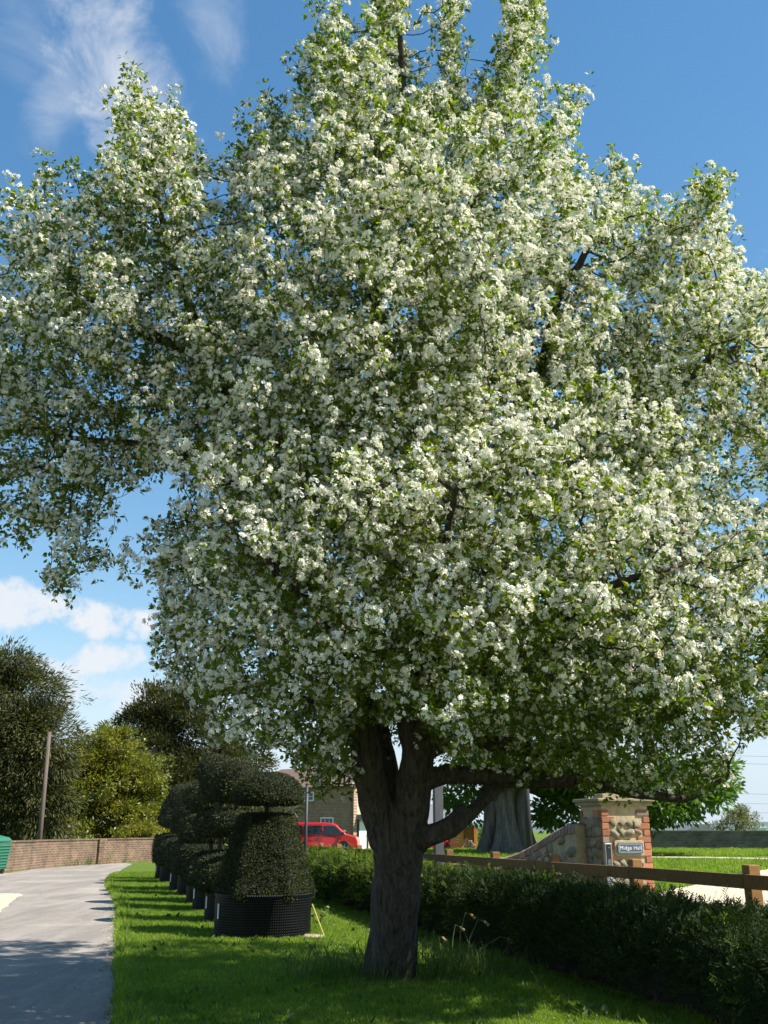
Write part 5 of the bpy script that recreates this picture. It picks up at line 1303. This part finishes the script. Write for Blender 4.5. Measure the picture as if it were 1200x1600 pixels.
# ================================================================== LOG STORE, BARN
def log_store():
    t = 56; c = at(722, 1332, t); gz = -.25; c.z = gz; px = t / FPX
    o = thing('log_store', c, 'orange timber log store with an open bay beside the fluted trunk', 'log store')
    h = at(722, 1290, t).z - gz
    wL = 18 * px
    for i in range(int(h / .14)): MB().box((-wL / 2, 0, .07 + i * .14), (wL, .04 + .012 * (i % 2), .13)).build('plank', M['cladding'], o)
    for x, d in ((.0, .05), (22 * px, .05), (22 * px, 1.1), (0, 1.1)): MB().box((x + .05, d, h / 2), (.11, .11, h)).build('post', M['cladding'], o)
    MB().box((11 * px, 1.2, h / 2), (24 * px, .05, h)).build('back_board', M['timber'], o)
    MB().box((.1, .5, h + .06), (46 * px, 1.7, .09), rx=.08).build('roof', M['slate'], o)
    ends = []
    for s in range(3):
        m = MB(); r_ = random.Random(s); m.tube([(0, 0, 0), (0, .4, 0)], .07, 7); ends.append(m.mesh('log', M['log_end']))
    for i in range(6):
        for j in range(9):
            if j * .12 > .9 + .2 * math.sin(i): continue
            put('log', ends[(i + j) % 3], o, (.16 + i * .125 + (j % 2) * .05, .2 + random.uniform(-.05, .05), .08 + j * .115), (random.uniform(.7, 1.0), 1, random.uniform(.6, .95)), (0, random.uniform(0, 3), random.uniform(-.1, .1)))
log_store()
c = at(676, 1300, 90); c.z = -.4
bn = thing('barn', c, 'low grey roofed barn far behind the apple trunk', 'barn')
zr, ze = at(676, 1272, 90).z + .4, at(676, 1290, 90).z + .4
MB().box((0, 0, ze / 2), (5.6, 5, ze)).build('wall', M['house_brick'], bn); MB().prism([(-2.8, ze), (2.8, ze), (0, zr + .9), (-.0, zr + .9)], -3.0, 3.0, lambda u, v, q: (q, u, v)).build('roof', M['slate'], bn)

# ================================================================== SMALL THINGS BY THE NEAREST POT AND THE TRUNK
c = gnd(493, 1466); o = link('cane', MB().tube([(.12, 0, .01), (-.06, .05, .42)], .009, 6).mesh('cane', M['cane'])); o.location = c
tag(o, 'yellow garden cane leaning by the nearest pot', 'cane')
c = gnd(490, 1468); o = link('flat_stone', put('tmp', lump(61, .16, .13, .03), None, (0, 0, 0)).data); bpy.data.objects.remove(bpy.data.objects['tmp']); o.location = c + Vector((0, 0, .03))
tag(o, 'flat grey stone on the grass by the nearest pot', 'stone')
def weed(px, py, label):
    c = gnd(px, py); o = thing('pale_weed', c, label, 'plant'); mb = MB(); Q = []
    for k in range(9):
        a = random.uniform(0, 6.28); l = random.uniform(.15, .35); e = Vector((math.cos(a) * l * .6, math.sin(a) * l * .6, l * .7)); mb.tube([(0, 0, 0), e * .5 + Vector((0, 0, .06)), e], [.005, .004, .003], 4)
        for q in range(5):
            f = .4 + .15 * q; p = e * f + Vector((0, 0, .05)); Q.append((tuple(p), (math.cos(a + q), math.sin(a + q), .3)))
    mb.build('stalks', M['stalk'], o); C = np.array([q[0] for q in Q]); D = np.array([q[1] for q in Q])
    link('leaves', quads_mesh('leaves', leaf_quads(C, D, unit(len(C)) + np.array([0, 0, 1]), .07, .035), M['long_grass']), o)
weed(497, 1447, 'pale spindly weed growing beside the nearest pot')
for i, (px, py, h, lean, lab) in enumerate(((716, 1508, .52, .10, 'tallest of the withered daffodil stalks right of the trunk'), (728, 1510, .46, .16, 'second tallest withered daffodil stalk right of the trunk'),
        (706, 1500, .36, .05, 'short withered daffodil stalk nearest the trunk'), (735, 1512, .30, .36, 'withered daffodil stalk bent far over towards the hedge'), (690, 1498, .24, -.04, 'lowest withered daffodil stalk close to the trunk'))):
    c = gnd(px, py); o = thing('withered_daffodil', c, lab, 'flower', 'withered daffodils right of the trunk')
    MB().tube([(0, 0, 0), (lean * .3, 0, h * .6), (lean * .9, 0, h), (lean + .05, 0, h - .02)], [.005, .0045, .004, .003], 5).build('stalk', M['stalk'], o)
    hd = MB().lathe([(.004, .0), (.016, .015), (.012, .04), (.018, .065), (.004, .07)], 8).build('seed_head', M['daff'], o); hd.location = (lean + .045, 0, h - .015); hd.rotation_euler = (0, R(130), 0)
print('done')
